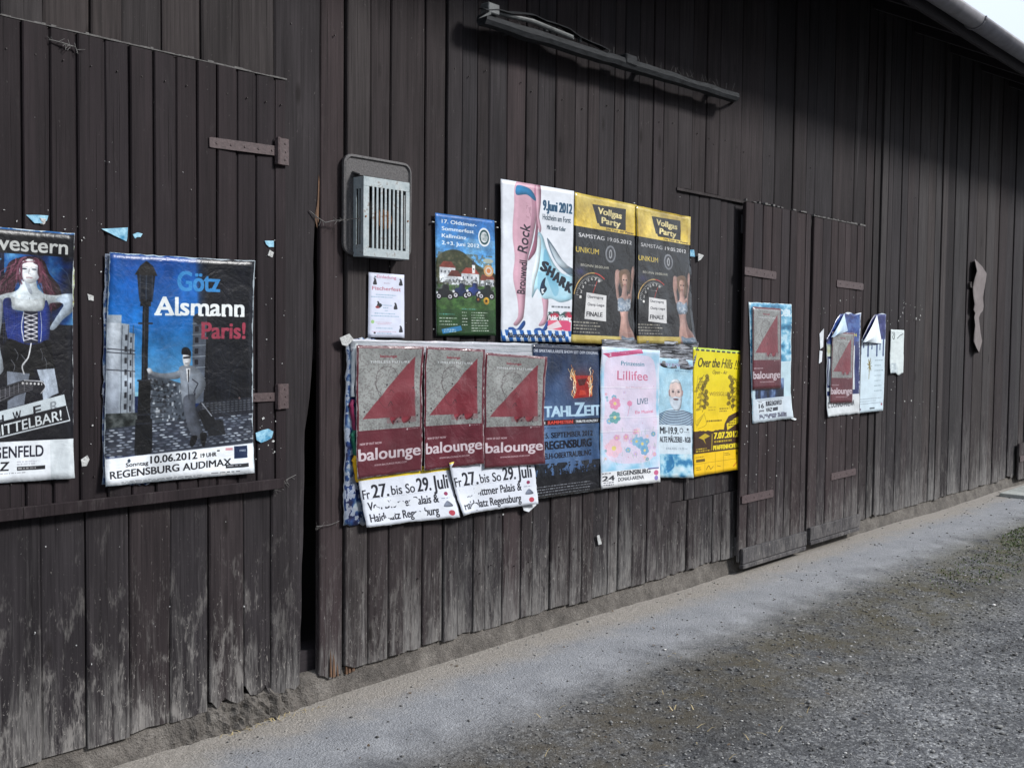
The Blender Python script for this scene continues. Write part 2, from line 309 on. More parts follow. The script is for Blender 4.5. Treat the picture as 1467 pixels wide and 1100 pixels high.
class Cv:
    def __init__(s, w, h, col):
        s.w, s.h = w, h; s.a = np.ones((h, w, 3), np.float32)*np.array(col, np.float32)
        s.Y, s.X = np.mgrid[0:h, 0:w]; s.u = (s.X+.5)/w; s.v = (s.Y+.5)/h
    def _mix(s, y0, y1, x0, x1, m, col, al=1.0):
        if y1 <= y0 or x1 <= x0: return
        m = (m*al)[..., None]; c = np.array(col, np.float32) if not (isinstance(col, np.ndarray) and col.ndim == 3) else col[y0:y1, x0:x1]
        s.a[y0:y1, x0:x1] = s.a[y0:y1, x0:x1]*(1-m)+c*m
    def polymask(s, P, ss=2):
        P = np.asarray(P, float)*[s.w, s.h]
        x0, y0 = np.floor(P.min(0)).astype(int); x1, y1 = np.ceil(P.max(0)).astype(int)+1
        x0 = max(x0, 0); y0 = max(y0, 0); x1 = min(x1, s.w); y1 = min(y1, s.h)
        if x1 <= x0 or y1 <= y0: return 0, 0, 0, 0, None
        xs = x0+(np.arange((x1-x0)*ss)+.5)/ss; ys = y0+(np.arange((y1-y0)*ss)+.5)/ss
        inside = np.zeros((len(ys), len(xs)), bool)
        for i in range(len(P)):
            (ax, ay), (bx, by) = P[i-1], P[i]
            if ay == by: continue
            lo, hi = min(ay, by), max(ay, by); r = np.where((ys >= lo) & (ys < hi))[0]
            if len(r) == 0: continue
            xc = ax+(ys[r]-ay)*(bx-ax)/(by-ay); inside[r] ^= xs[None, :] > xc[:, None]
        m = inside.reshape(y1-y0, ss, x1-x0, ss).mean((1, 3)).astype(np.float32)
        return y0, y1, x0, x1, m
    def poly(s, P, col, al=1.0):
        y0, y1, x0, x1, m = s.polymask(P)
        if m is not None: s._mix(y0, y1, x0, x1, m, col, al)
    def blob(s, P, col, al=1.0):
        """smooth shape; opaque ones are shaded as the rounded form they print"""
        P = catmull(P)
        if al < 1: return s.poly(P, col, al)
        y0, y1, x0, x1, m = s.polymask(P)
        if m is None or y1 <= y0: return
        k = max(2, int(min(.035*s.w, .22*min(y1-y0, x1-x0)))); pd = k*2
        q = np.pad(m, pd)
        for _ in range(2):
            c = np.cumsum(np.pad(q, ((k+1, k), (0, 0))), 0); q = (c[2*k+1:]-c[:-2*k-1])/(2*k+1)
            c = np.cumsum(np.pad(q, ((0, 0), (k+1, k))), 1); q = (c[:, 2*k+1:]-c[:, :-2*k-1])/(2*k+1)
        gy, gx = np.gradient(q); q = q[pd:-pd, pd:-pd]; gx = gx[pd:-pd, pd:-pd]; gy = gy[pd:-pd, pd:-pd]
        sh = np.clip(.72+.32*np.clip(q*1.5-.45, 0, 1)+k*(gx*.45+gy*.28), .5, 1.18)[..., None]
        full = np.zeros((s.h, s.w, 3), np.float32); full[y0:y1, x0:x1] = np.clip(np.array(col, np.float32)*sh, 0, .97)
        s._mix(y0, y1, x0, x1, m, full, al)
    def rect(s, x0, y0, x1, y1, col, al=1.0): s.poly([(x0, y0), (x1, y0), (x1, y1), (x0, y1)], col, al)
    def ell(s, cx, cy, rx, ry, col, al=1.0, rot=0):
        k = np.linspace(0, 2*math.pi, 28, endpoint=False); x = np.cos(k)*rx; y = np.sin(k)*ry; c, q = math.cos(rot), math.sin(rot)
        asp = s.w/s.h
        s.poly(np.stack([cx+x*c-y*q/asp*1.0, cy+(x*q*asp)+y*c], 1), col, al)
    def line(s, P, wd, col, al=1.0, smooth=False):
        if smooth: P = catmull(P, 5, False)
        P = np.asarray(P, float)*[s.w, s.h]; wd = wd*s.w; pad = wd+2
        x0, y0 = np.floor(P.min(0)-pad).astype(int); x1, y1 = np.ceil(P.max(0)+pad).astype(int)
        x0 = max(x0, 0); y0 = max(y0, 0); x1 = min(x1, s.w); y1 = min(y1, s.h)
        if x1 <= x0 or y1 <= y0: return
        X = s.X[y0:y1, x0:x1]+.5; Y = s.Y[y0:y1, x0:x1]+.5; d = np.full(X.shape, 1e9)
        for a, b in zip(P[:-1], P[1:]):
            ab = b-a; L = (ab**2).sum()+1e-9; t = np.clip(((X-a[0])*ab[0]+(Y-a[1])*ab[1])/L, 0, 1)
            d = np.minimum(d, np.hypot(X-a[0]-t*ab[0], Y-a[1]-t*ab[1]))
        s._mix(y0, y1, x0, x1, np.clip(wd/2-d+.5, 0, 1).astype(np.float32), col, al)
    def glow(s, cx, cy, rx, ry, col, al=1.0):
        m = np.exp(-(((s.u-cx)/rx)**2+((s.v-cy)/ry)**2)).astype(np.float32)
        s._mix(0, s.h, 0, s.w, m, col, al)
    def vgrad(s, y0, y1, c0, c1, x0=0, x1=1, al=1.0):
        a, b = int(y0*s.h), int(y1*s.h); l, r = int(x0*s.w), int(x1*s.w); t = np.linspace(0, 1, max(b-a, 1))[:, None, None]
        s.a[a:b, l:r] = s.a[a:b, l:r]*(1-al)+al*(np.array(c0, np.float32)*(1-t)+np.array(c1, np.float32)*t)
    def mottle(s, x0, y0, x1, y1, cols, sc=20, seed=0, al=1.0, thr=None, sy=1.0):
        a, b = int(y0*s.h), int(y1*s.h); l, r = int(x0*s.w), int(x1*s.w)
        n = fbm(s.u[a:b, l:r]*sc, s.v[a:b, l:r]*sc*s.h/s.w*sy, seed, 4); n = np.clip((n-.25)*2, 0, 1)
        c = np.zeros(n.shape+(3,)); k = len(cols)-1
        for j in range(3): c[..., j] = np.interp(n, np.linspace(0, 1, k+1), [q[j] for q in cols])
        m = np.full(n.shape, al) if thr is None else (n > thr)*al
        s.a[a:b, l:r] = s.a[a:b, l:r]*(1-m[..., None])+c*m[..., None]
    def text(s, st, x, y, w, h, col, al=1.0, bold=0.0, slant=0.0, rot=0.0, serif=0.0):
        """cap height h (fraction of the sheet's height), stretched to width w; x,y = top left"""
        global CAP
        if CAP is None: vv, _ = text_tris('H'); CAP = vv[:, 1].max()
        v, tr = text_tris(st)
        if len(tr) == 0: return
        v = v.copy(); v[:, 0] -= v[:, 0].min(); W_ = v[:, 0].max()
        X = v[:, 0]/W_*w*s.w; Y = v[:, 1]/CAP*h*s.h; X = X+Y*slant
        c, q = math.cos(rot), math.sin(rot); Yd = h*s.h-Y
        px = x*s.w+X; py = y*s.h+Yd
        cx, cy = x*s.w, y*s.h+h*s.h
        dx, dy = px-cx, py-cy; px = cx+dx*c+dy*q; py = cy-dx*q+dy*c
        ss = 3; bp = bold*h*s.h; x0 = max(int(px.min()-bp)-1, 0); x1 = min(int(px.max()+bp)+2, s.w); y0 = max(int(py.min()-bp)-1, 0); y1 = min(int(py.max()+bp)+2, s.h)
        if x1 <= x0 or y1 <= y0: return
        H, Wd = (y1-y0)*ss, (x1-x0)*ss; m = np.zeros((H, Wd), bool)
        A = (np.stack([px, py], 1)-[x0, y0])*ss
        for t in tr:
            a, b, c3 = A[t]; lx, ly = np.floor(np.minimum(np.minimum(a, b), c3)).astype(int); hx, hy = np.ceil(np.maximum(np.maximum(a, b), c3)).astype(int)+1
            lx = max(lx, 0); ly = max(ly, 0); hx = min(hx, Wd); hy = min(hy, H)
            if hx <= lx or hy <= ly: continue
            X2 = np.arange(lx, hx)[None, :]+.5; Y2 = np.arange(ly, hy)[:, None]+.5
            e1 = (b[0]-a[0])*(Y2-a[1])-(b[1]-a[1])*(X2-a[0]); e2 = (c3[0]-b[0])*(Y2-b[1])-(c3[1]-b[1])*(X2-b[0]); e3 = (a[0]-c3[0])*(Y2-c3[1])-(a[1]-c3[1])*(X2-c3[0])
            m[ly:hy, lx:hx] |= ((e1 >= 0) & (e2 >= 0) & (e3 >= 0)) | ((e1 <= 0) & (e2 <= 0) & (e3 <= 0))
        k = int(round(bp*ss))
        if k > 0:
            mm = m.copy()
            for d in range(1, k+1):
                mm[:, d:] |= m[:, :-d]; mm[:, :-d] |= m[:, d:]
            m2 = mm.copy()
            for d in range(1, max(1, k//2)+1):
                m2[d:] |= mm[:-d]; m2[:-d] |= mm[d:]
            m = m2
        s._mix(y0, y1, x0, x1, m.reshape(y1-y0, ss, x1-x0, ss).mean((1, 3)).astype(np.float32), col, al)
    def small(s, x0, y0, x1, n, lh, col, al=.8, seed=1, center=False):
        """lines of print too small to read: broken ticks"""
        r = random.Random(seed)
        for i in range(n):
            y = y0+i*lh; L = (x1-x0)*r.uniform(.65, 1); x = x0+((x1-x0)-L)/2 if center else x0; e = x+L
            while x < e:
                q = r.uniform(.012, .05); s.rect(x, y, min(x+q, e), y+lh*.5, col, al*r.uniform(.6, 1)); x += q+.010
    def fade(s, seed, amt=.12, sc=6):
        n = fbm(s.u*sc, s.v*sc*s.h/s.w, seed, 4)[..., None]; s.a = s.a*(1+(n-.5)*2*amt)
        n2 = np.random.RandomState(seed).rand(s.h, s.w, 1); s.a += (n2-.5)*.03
    def wrinkle(s, seed, col=(.85, .86, .86), n=14, al=.35):
        """worn creases where the ink has cracked off along folds"""
        r = random.Random(seed)
        for i in range(n):
            x, y = r.random(), r.random(); a = r.uniform(0, 6.28); P = [(x, y)]
            for k in range(r.randint(2, 5)): a += r.uniform(-.6, .6); x += math.cos(a)*.07; y += math.sin(a)*.05; P.append((x, y))
            s.line(P, r.uniform(.0015, .004), col, al*r.uniform(.3, 1))
    def edges(s, col=(.8, .82, .82), w=.012, seed=0):
        d = np.minimum(np.minimum(s.u, 1-s.u)*s.w, np.minimum(s.v, 1-s.v)*s.h)/s.w; n = fbm(s.u*18, s.v*18*s.h/s.w, seed, 4)
        m = (d < w*(n*2.4-.7)).astype(np.float32); s._mix(0, s.h, 0, s.w, m, col, .85)
    def blur(s, k=1):
        for _ in range(k):
            p = np.pad(s.a, ((1, 1), (1, 1), (0, 0)), 'edge'); p = (p[:-2]+2*p[1:-1]+p[2:])/4; s.a = (p[:, :-2]+2*p[:, 1:-1]+p[:, 2:])/4
    def grade(s, seed, amt=.25, sc=8):
        """uneven tones of a printed photograph"""
        n = fbm(s.u*sc, s.v*sc*s.h/s.w, seed, 5)[..., None]; n2 = fbm(s.u*sc*5, s.v*sc*5*s.h/s.w, seed+3, 3)[..., None]; s.a = s.a*(1+(n-.5)*2*amt+(n2-.5)*amt)
    def remap(s, um, vm):
        """um, vm: lists of (drawn, wanted) positions"""
        u = np.interp((np.arange(s.w)+.5)/s.w, [q[1] for q in um], [q[0] for q in um]); v = np.interp((np.arange(s.h)+.5)/s.h, [q[1] for q in vm], [q[0] for q in vm])
        s.a = s.a[np.clip((v*s.h).astype(int), 0, s.h-1)][:, np.clip((u*s.w).astype(int), 0, s.w-1)]
    def image(s, name):
        im = bpy.data.images.new(name, s.w, s.h); b = np.ones((s.h, s.w, 4), np.float32); b[..., :3] = np.clip(s.a[::-1], 0, 1)
        im.pixels.foreach_set(b.ravel()); im.update(); im.pack(); return im
def paper_mat(name, cv, rough=.5, bumpk=.5, seed=0, coat=0.0, dull=.72):
    t = NT(name); im = t.node('ShaderNodeTexImage'); im.image = cv.image(name); im.interpolation = 'Cubic'
    uv = t.node('ShaderNodeTexCoord').outputs['UV']; p = t.pos(); q = t.vadd(p, (seed*3.1, 0, seed*1.7))
    n = t.noise(q, 14, 4, .6, .8); n2 = t.noise(q, 70, 3, .6)
    n3 = t.math('ABSOLUTE', t.math('SUBTRACT', t.noise(q, 8, 3, .5, 1.5), .5))
    n4 = t.math('ABSOLUTE', t.math('SUBTRACT', t.noise(t.vadd(q, (5.3, 0, 2.2)), 17, 2, .4, .6), .5))
    cr = t.math('ADD', t.math('MINIMUM', t.math('MULTIPLY', n3, 9.0), 1.0), t.math('MULTIPLY', t.math('MINIMUM', t.math('MULTIPLY', n4, 12.0), 1.0), .5))
    h = t.math('ADD', t.math('ADD', t.math('MULTIPLY', n, .5), t.math('MULTIPLY', n2, .08)), t.math('MULTIPLY', cr, .10))
    col = t.mix(1.0, im.outputs[0], (dull, dull, dull), 'MULTIPLY')
    t.out(col, rough, t.bump(h, bumpk*.5, .012), spec=.45)
    if coat: t.b.inputs['Coat Weight'].default_value = coat; t.b.inputs['Coat Roughness'].default_value = .12
    return t.m
M['paper_back'] = simple('paper_back', (.40, .42, .44), (.62, .65, .68), 20, .7, .2)
M['paper_old'] = simple('old_layered_paper', (.05, .16, .22), (.55, .62, .62), 22, .7, .6)

def poster(name, corners, Y, mat, label, amp=.004, jag=.0, seed=0, nu=26, nv=36, thick=.0012, curl=(0, 0, 0, 0), cat='poster', group=None, cut=None, world=None, bulge=.0, parent=None, top=None, bot=None):
    """a pasted or stapled sheet; corners TL,TR,BR,BL as photo pixels on the plane y=Y; curl lifts TL,TR,BR,BL"""
    if Y > -.029: Y -= .008      # clear of the boards that stand proud
    C = [np.array(W(*c, Y)) for c in corners] if world is None else [np.array(c) for c in world]
    U, V = np.meshgrid(np.linspace(0, 1, nu), np.linspace(0, 1, nv))
    if top is not None or bot is not None:
        t0 = np.vectorize(top)(U) if top else 0; b0 = np.vectorize(bot)(U) if bot else 1
        V = t0+(b0-t0)*V
    Wd = np.linalg.norm(C[1]-C[0]); Hd = np.linalg.norm(C[3]-C[0])
    P = (C[0][:, None, None]*(1-U)*(1-V)+C[1][:, None, None]*U*(1-V)+C[2][:, None, None]*U*V+C[3][:, None, None]*(1-U)*V)
    X, Z = P
    if jag > 0:
        eu = (fbm(V*22, U*0+seed, seed, 4)-.5)*2*jag; ev = (fbm(U*22, V*0+seed+3, seed+1, 4)-.5)*2*jag
        X = X+eu*((1-U)**6*1.0+U**6*1.0); Z = Z+ev*((1-V)**8+V**8)
    a = fbm(X*5, Z*4, seed, 3)-.5; b = np.abs(fbm(X*9+seed, Z*7, seed+2, 3)-.5); c = fbm(X*24, Z*20, seed+5, 2)-.5
    ed = np.minimum(np.minimum(U, 1-U)*Wd, np.minimum(V, 1-V)*Hd); ef = np.exp(-ed/.03)
    amp = amp*.7
    d = amp*(a*1.8-b*3.4+c*.5)+ef*amp*(fbm(X*14, Z*14, seed+9, 2)*.9)+bulge*(4*U*(1-U))*(.4+V)
    for k, (cu, cv_) in enumerate(((0, 0), (1, 0), (1, 1), (0, 1))):
        if curl[k]: r = np.hypot((U-cu)*Wd, (V-cv_)*Hd); d = d+curl[k]*np.exp(-(r/.09)**1.6)
    d = d-min(0, d.min())
    Yg = Y-d
    f3 = np.stack([X, Yg, Z], -1).reshape(-1, 3); b3 = f3+[0, thick, 0]
    verts = list(f3)+list(b3); N = nu*nv; F = []; mi = []
    for j in range(nv-1):
        for i in range(nu-1):
            if cut is not None and not cut((i+.5)/(nu-1), (j+.5)/(nv-1)): continue
            q = j*nu+i; F.append((q, q+nu, q+nu+1, q+1)); mi.append(0); F.append((q+N, q+1+N, q+nu+1+N, q+nu+N)); mi.append(1)
    rim = [(i, i+1) for i in range(nu-1)]+[((i+1)*nu-1, (i+2)*nu-1) for i in range(nv-1)]+[((nv-1)*nu+i+1, (nv-1)*nu+i) for i in range(nu-2, -1, -1)]+[((j+1)*nu, j*nu) for j in range(nv-2, -1, -1)]
    if cut is None:
        for p_, q_ in rim: F.append((p_, q_, q_+N, p_+N)); mi.append(1)
    uv = np.stack([U, 1-V], -1).reshape(-1, 2); uv = np.concatenate([uv, uv])
    o = new_obj(name, verts, F, [mat, M['paper_back']], parent, True, mi, uv)
    if parent is None: tag(o, label, cat, group)
    elif label: o['label'] = label
    return o
# ---------------------------------------------------------------- the ground
def ground():
    xs = np.concatenate([np.linspace(-60, -2, 12), np.arange(-1.9, 0, .25), np.arange(0, 13, .045), np.linspace(13, 90, 30)])
    ys = np.concatenate([np.linspace(-70, -5, 14), np.arange(-4.8, -2.6, .15), np.arange(-2.6, .12, .035)])
    X, Yg = np.meshgrid(xs, ys)
    near = np.clip(1-np.maximum(0, np.maximum(X-12, -Yg-3.2))/2, 0, 1)
    ap = np.clip((Yg+.95)/.35, 0, 1)
    Z = near*((fbm(X*.7, Yg*.7, 4, 3)-.5)*.035+(fbm(X*9, Yg*9, 8, 3)-.5)*(.012*(1-ap*.6))+(vnoise(X*40, Yg*40, 3)-.5)*.006*(1-ap*.6))
    Z = Z+near*ap*.012-near*.004
    Z = np.where(Yg > -.02, np.minimum(Z, .012), Z)
    nx, ny = len(xs), len(ys)
    v = np.stack([X, Yg, Z], -1).reshape(-1, 3); i, j = np.meshgrid(np.arange(nx-1), np.arange(ny-1)); q = (j*nx+i).ravel()
    f = np.stack([q, q+1, q+nx+1, q+nx], 1)
    o = new_obj('ground', v, f.tolist(), M['ground'], None, True); tag(o, kind='structure'); return o
ground()
def far_slab():
    x0, x1 = 10.9, 17.5; n = 24
    m = MB(); m.box(x0, x1, -.66, -.135, -.05, .045, .006)
    o = m.build('concrete_slab', M['slab']); tag(o, kind='structure')
far_slab()

# ---------------------------------------------------------------- the barn: wall boards, plinth, eaves
barn = empty('barn', (0, 0, 0)); tag(barn, 'long dark brown timber barn with vertical weathered boards above a dusty yard', 'barn')
T_B = .024
def plank(name, x0, x1, z0, z1, yf, mat, parent, n=None, wob=.0016, jag=0.0, top=0.0, thick=T_B, left=None, right=None, seed=None, gap=.0012, lab=None, cup=.0015):
    """one board: irregular long edges, eased arrises, ragged or rotten foot"""
    sd = seed if seed is not None else rnd.randrange(1000); r = random.Random(sd)
    H = z1-z0; n = n or max(4, min(14, int(H/.2)))
    if jag > 0: n += 3
    ts = [i/(n-1) for i in range(n)]
    if jag > 0: ts = [0, .01, .02, .04]+[.04+.96*k/(n-4) for k in range(1, n-3)]
    n = len(ts)
    us = [0, .035, .22, .42, .6, .8, .965, 1] if jag > 0 else [0, .05, .5, .95, 1]
    bz = [ (r.random()**2)*jag for _ in us]
    if jag > 0: bz[0] = bz[1]; bz[-1] = bz[-2]
    lean = r.uniform(-.0035, .0035); tw = r.uniform(-.0026, .0026)
    V = []
    for t in ts:
        z = z0+H*t
        a = x0+gap+(vnoise(z*3.1, sd*.37, 1)-.5)*2*wob; b = x1-gap+(vnoise(z*3.1, sd*.61, 2)-.5)*2*wob
        if left: a += left(z)
        if right: b += right(z)
        row = []
        for u, dz in zip(us, bz):
            x = a+(b-a)*u
            y = yf+lean*(t-.5)*2+tw*(u-.5)*2+cup*(1-4*(u-.5)**2)*-1*(1 if sd % 2 else -1)
            if u in (0, 1): y += .004
            zz = z+dz*max(0, 1-t*H/.09 if H > 0 else 0)+(top*(r.random()-.5) if t == 1 else 0)
            row.append((x, y, zz))
        V += row
    m = len(us); N = len(V); V2 = V+[(x, y+thick, z) for x, y, z in V[0:0]]
    # back edge: two columns only
    B = []
    for i in range(n):
        a = V[i*m]; b = V[i*m+m-1]; B += [(a[0], yf+thick, a[2]), (b[0], yf+thick, b[2])]
    F = []
    for i in range(n-1):
        for k in range(m-1): q = i*m+k; F.append((q, q+1, q+m+1, q+m))
        l, l2 = i*m, (i+1)*m; F.append((N+2*i, l, l2, N+2*i+2)); e, e2 = l+m-1, l2+m-1; F.append((e, N+2*i+1, N+2*i+3, e2))
        F.append((N+2*i+1, N+2*i, N+2*i+2, N+2*i+3))
    F.append(tuple([N]+[N+1]+list(range(m-1, -1, -1)))); tp = (n-1)*m
    F.append(tuple([N+2*n-2]+list(range(tp, tp+m))+[N+2*n-1]))
    o = new_obj(name, V+B, F, mat, parent)
    if lab: o['label'] = lab
    return o
ZB = .112                      # foot of the boards
ZT = 4.35
def yj(): return rnd.uniform(-.006, .006)

# level of the hatch and its lower edge
HX1 = WX(411, 118, -.03); HZT = W(200, 68, -.03)[1]; HZB = W(200, 712, -.03)[1]
ZS = HZB+.35                   # upper and lower boards of the left bay meet behind the hatch
xl = [WX(x, 20) for x in (62, 128.6, 174, 232, 287.5, 341, 392)]
x = xl[0]; pre = []
while x > -1.6: x -= rnd.uniform(.12, .17); pre.append(x)
xl = pre[::-1]+xl
wide_l = xl[-1]
for a, b in zip(xl[:-1], xl[1:]): plank('plank', a, b, ZS+.004, ZT, yj(), M['wood_pale'] if rnd.random() < .6 else M['wood'], barn, wob=.002)
lowx = [WX(x, 790) for x in (57, 122, 184, 242.5, 298, 349, 387.6)]
x = WX(0, 800)-.03; pre = [x]
while x > -1.6: x -= rnd.uniform(.13, .17); pre.append(x)
lowx = pre[::-1]+lowx
for i, (a, b) in enumerate(zip(lowx[:-1], lowx[1:])):
    k = i-(len(lowx)-8)
    plank('plank', a, b, ZB-.012+rnd.uniform(-.008, .006), ZS, yj()-.004, M['wood_low'], barn, jag=(.0, .0, .0, .012, .02, .07, .06, .11)[min(max(k, 0)+0, 7)] if k >= 0 else .01, wob=.0028, gap=.0028 if k in (2, 5) else .0016)
# the wide board right of the hatch: its right edge is broken away and leaves a black gap
gx = [(0.0, WX(431, 905)), (.30, WX(431, 880)), (.45, WX(433, 800)), (.9, WX(436, 700)), (1.15, WX(437.5, 600)), (1.35, WX(446, 500)), (1.6, WX(449, 420)), (1.9, WX(450.5, 340)), (2.02, WX(451, 300)), (2.12, WX(457, 262)), (2.2, WX(458.5, 230)), (2.35, WX(458.6, 200)), (ZT, WX(458.6, 20))]
XR = WX(459, 20)
def broken(z):
    for (z0, a), (z1, b) in zip(gx[:-1], gx[1:]):
        if z <= z1: t = (z-z0)/(z1-z0); return a+(b-a)*max(t, 0)-XR+(vnoise(z*14, 3.3, 4)-.5)*.010*(1 if z < 2.15 else .1)
    return 0
wl = WX(392, 20)
plank('plank', wl+.001, XR, ZB-.03, ZT, -.002, M['wood'], barn, n=60, right=broken, left=lambda z: (lowx[-1]-wl) if z < ZS else 0, jag=.03, lab='wide grey board with its right edge split away along a black gap')
m = MB(); zc = W(456, 285)[1]
m.add([(WX(457, 250)-.004, -.004, zc+.10), (WX(457, 300)-.016, -.006, zc-.07), (WX(457, 300)-.004, -.003, zc-.10), (WX(457, 270)+.006, .004, zc+.07)], [(0, 1, 2, 3)])
m.add([(WX(455, 250)-.002, .012, zc+.12), (WX(455, 300)-.012, .012, zc-.06), (WX(457, 300)-.0, .012, zc-.12), (WX(458, 270)+.004, .012, zc+.09)], [(0, 1, 2, 3)])
m.build('torn_splinter', M['splinter'], barn)
# full height boards right of the gap
xs_ = [(459, 60), (496, 60), (531, 60), (560, 60), (582, 60), (610.5, 60), (640.5, 60), (663.6, 60), (685.5, 80), (703, 80), (728.5, 80), (755.4, 80), (772.5, 80), (798, 80), (825.6, 80), (843, 80), (859, 80), (882, 80), (897, 80), (916.5, 80), (937.5, 80), (952.5, 80)]
X1 = [WX(*q) for q in xs_]
XD0 = WX(970, 250)             # left edge of the bay that was once a doorway
X1.append(XD0)
for i, (a, b) in enumerate(zip(X1[:-1], X1[1:])):
    dark_gap = (0, 1, 5, 6)
    mt = M['wood_pale'] if i in (1,) else (M['wood'] if rnd.random() < .8 else M['wood_door'])
    plank('plank', a, b, ZB+rnd.uniform(-.006, .006)-(.03 if i == 0 else 0), ZT, yj(), mt, barn, jag=(.035, .10)[i] if i < 2 else rnd.choice((0, .008, .02, .03)), wob=.0018, gap=(.0042 if i in dark_gap else rnd.choice((.0012, .0018, .0026))))
# splintered wood at the rotten feet of the first boards
bx, bz_ = W(480, 935)
m = MB()
for k in range(9):
    x0 = bx+rnd.uniform(-.05, .12); h = rnd.uniform(.05, .13); w = rnd.uniform(.006, .014); z0 = ZB-.025+rnd.uniform(0, .015); y0 = rnd.uniform(-.012, .010)
    m.add([(x0, y0, z0), (x0+w, y0, z0), (x0+w*.8, y0+.004, z0+h*.7), (x0+w*.3, y0+.006, z0+h), (x0, y0+.012, z0), (x0+w, y0+.012, z0)], [(0, 1, 2, 3), (1, 5, 2), (4, 0, 3)])
m.build('rotten_wood_splinters', M['splinter'], barn)['kind'] = 'stuff'
# bay with the two doors: boards over them, between X of 970 px and the right jamb
ZD = W(1015, 279)[1]; ZP = W(1005, 712)[1]
ov = [XD0]+[WX(q, 250) for q in (991, 1011, 1029, 1060, 1091.6, 1110, 1136, 1155, 1167, 1193, 1205, 1225, 1241)]
D2X1 = WX(1238, 325, -.05)
for i, (a, b) in enumerate(zip(ov[:-1], ov[1:])): plank('plank', a, b, ZD+.006+rnd.uniform(-.003, .003), ZT, yj()+.001, M['wood'], barn, jag=.004, gap=rnd.choice((.0012, .003)))
bl = [XD0]+[WX(q, 350) for q in (988, 1002, 1016, 1033, 1042.6)]+[WX(1066, 350)]
for a, b in zip(bl[:-1], bl[1:]): plank('plank', a, b, ZP+.003, ZD-.004, yj()+.004, M['wood_door'] if rnd.random() < .4 else M['wood'], barn, gap=.002)
bl2 = [XD0, WX(984, 760), WX(1003, 760), WX(1021, 760), WX(1034, 760), WX(1066, 760)+.03]
for a, b in zip(bl2[:-1], bl2[1:]): plank('plank', a, b, ZB+.004+rnd.uniform(-.004, .004), ZP-.002, yj()+.001, M['wood'], barn, jag=.012, gap=.0018)
m = MB(); m.box(XD0-.01, bl[-1], -.010, .0, ZD-.012, ZD+.004); m.build('drip_batten', M['wood_pale'], barn)
# boards right of the doors
rt = [WX(q, 400) for q in (1249, 1254, 1268, 1275, 1298, 1314, 1327, 1347, 1365.5, 1385, 1411, 1430, 1441, 1451, 1466)]
rt = [D2X1-.05, rt[0]]+rt[2:]
x = rt[-1]
while x < 17: x += rnd.uniform(.13, .27); rt.append(x)
for i, (a, b) in enumerate(zip(rt[:-1], rt[1:])):
    if b-a > .24: c = a+(b-a)*rnd.uniform(.4, .6); seg = [(a, c), (c, b)]
    else: seg = [(a, b)]
    for (p, q) in seg:
        plank('plank', p, q, ZB+rnd.uniform(-.008, .008), ZT, yj()*1.6, M['wood'] if rnd.random() < .6 else M['wood_pale'], barn, jag=rnd.choice((0, .01, .03)), gap=rnd.choice((.002, .004, .006)), wob=.003, n=9)
# boards behind the doors so that nothing shows through
m = MB(); m.box(WX(1066, 500)+.02, D2X1-.05, .03, .05, ZB, ZD+.1); m.build('inner_boarding', M['dark'], barn)
# framing and dark room behind the boards
m = MB()
for z in (.10, 1.45, 2.75, 3.9): m.box(-1.7, 17, .03+.022, .17, z, z+.12)
m.build('girt', M['soffit'], barn)
for xx in (-1.6, .9, 3.0, 5.3, 8.5, 11.5, 14.5, 16.9): MB().box(xx, xx+.14, .172, .31, 0, 4.25).build('post', M['soffit'], barn)
MB().box(-1.9, 17.2, 5.0, 5.1, 0, 6.5).build('back_wall', M['dark'], barn)
MB().box(-1.9, -1.8, .04, 5.0, 0, 4.4).build('end_wall', M['dark'], barn)
MB().box(17.1, 17.2, .04, 5.0, 0, 4.4).build('end_wall', M['dark'], barn)
MB().box(-1.9, 17.2, .06, 5.0, -.02, .03).build('earth_floor', M['dark'], barn)
# eaves: rafters, soffit boards, gutter; the roof slopes up over the wall
OV = .78; ZE = 3.84; SL = .5
def zr(y): return ZE+.06+(y+OV)*SL
k = 0
for i in range(5):
    y0 = -OV+.02+i*.16; y1 = y0+.157
    for s in range(2):
        xa, xb = (-2.2, 8.0) if s == 0 else (8.003, 17.6)
        v = [(xx, yy, zr(yy)+dz) for xx in (xa, xb) for yy in (y0, y1) for dz in (0, .02)]
        new_obj('soffit_board', v, [(0, 1, 3, 2), (4, 6, 7, 5), (0, 4, 5, 1), (2, 3, 7, 6), (0, 2, 6, 4), (1, 5, 7, 3)], M['soffit'], barn)
xx = -1.9
while xx < 17.3:
    v = [(xx+dx, yy, zr(yy)-.003+dz) for dx in (0, .09) for yy in (-OV+.03, .20) for dz in (-.13, 0)]
    new_obj('rafter', v, [(0, 1, 3, 2), (4, 6, 7, 5), (0, 4, 5, 1), (2, 3, 7, 6), (0, 2, 6, 4), (1, 5, 7, 3)], M['soffit'], barn); xx += .82
v = [(xx, yy, zr(yy)+.024+dz) for xx in (-2.3, 17.7) for yy in (-OV-.02, 5.1) for dz in (0, .05)]
new_obj('roof', v, [(0, 1, 3, 2), (4, 6, 7, 5), (0, 4, 5, 1), (2, 3, 7, 6), (0, 2, 6, 4), (1, 5, 7, 3)], M['tile'], barn)
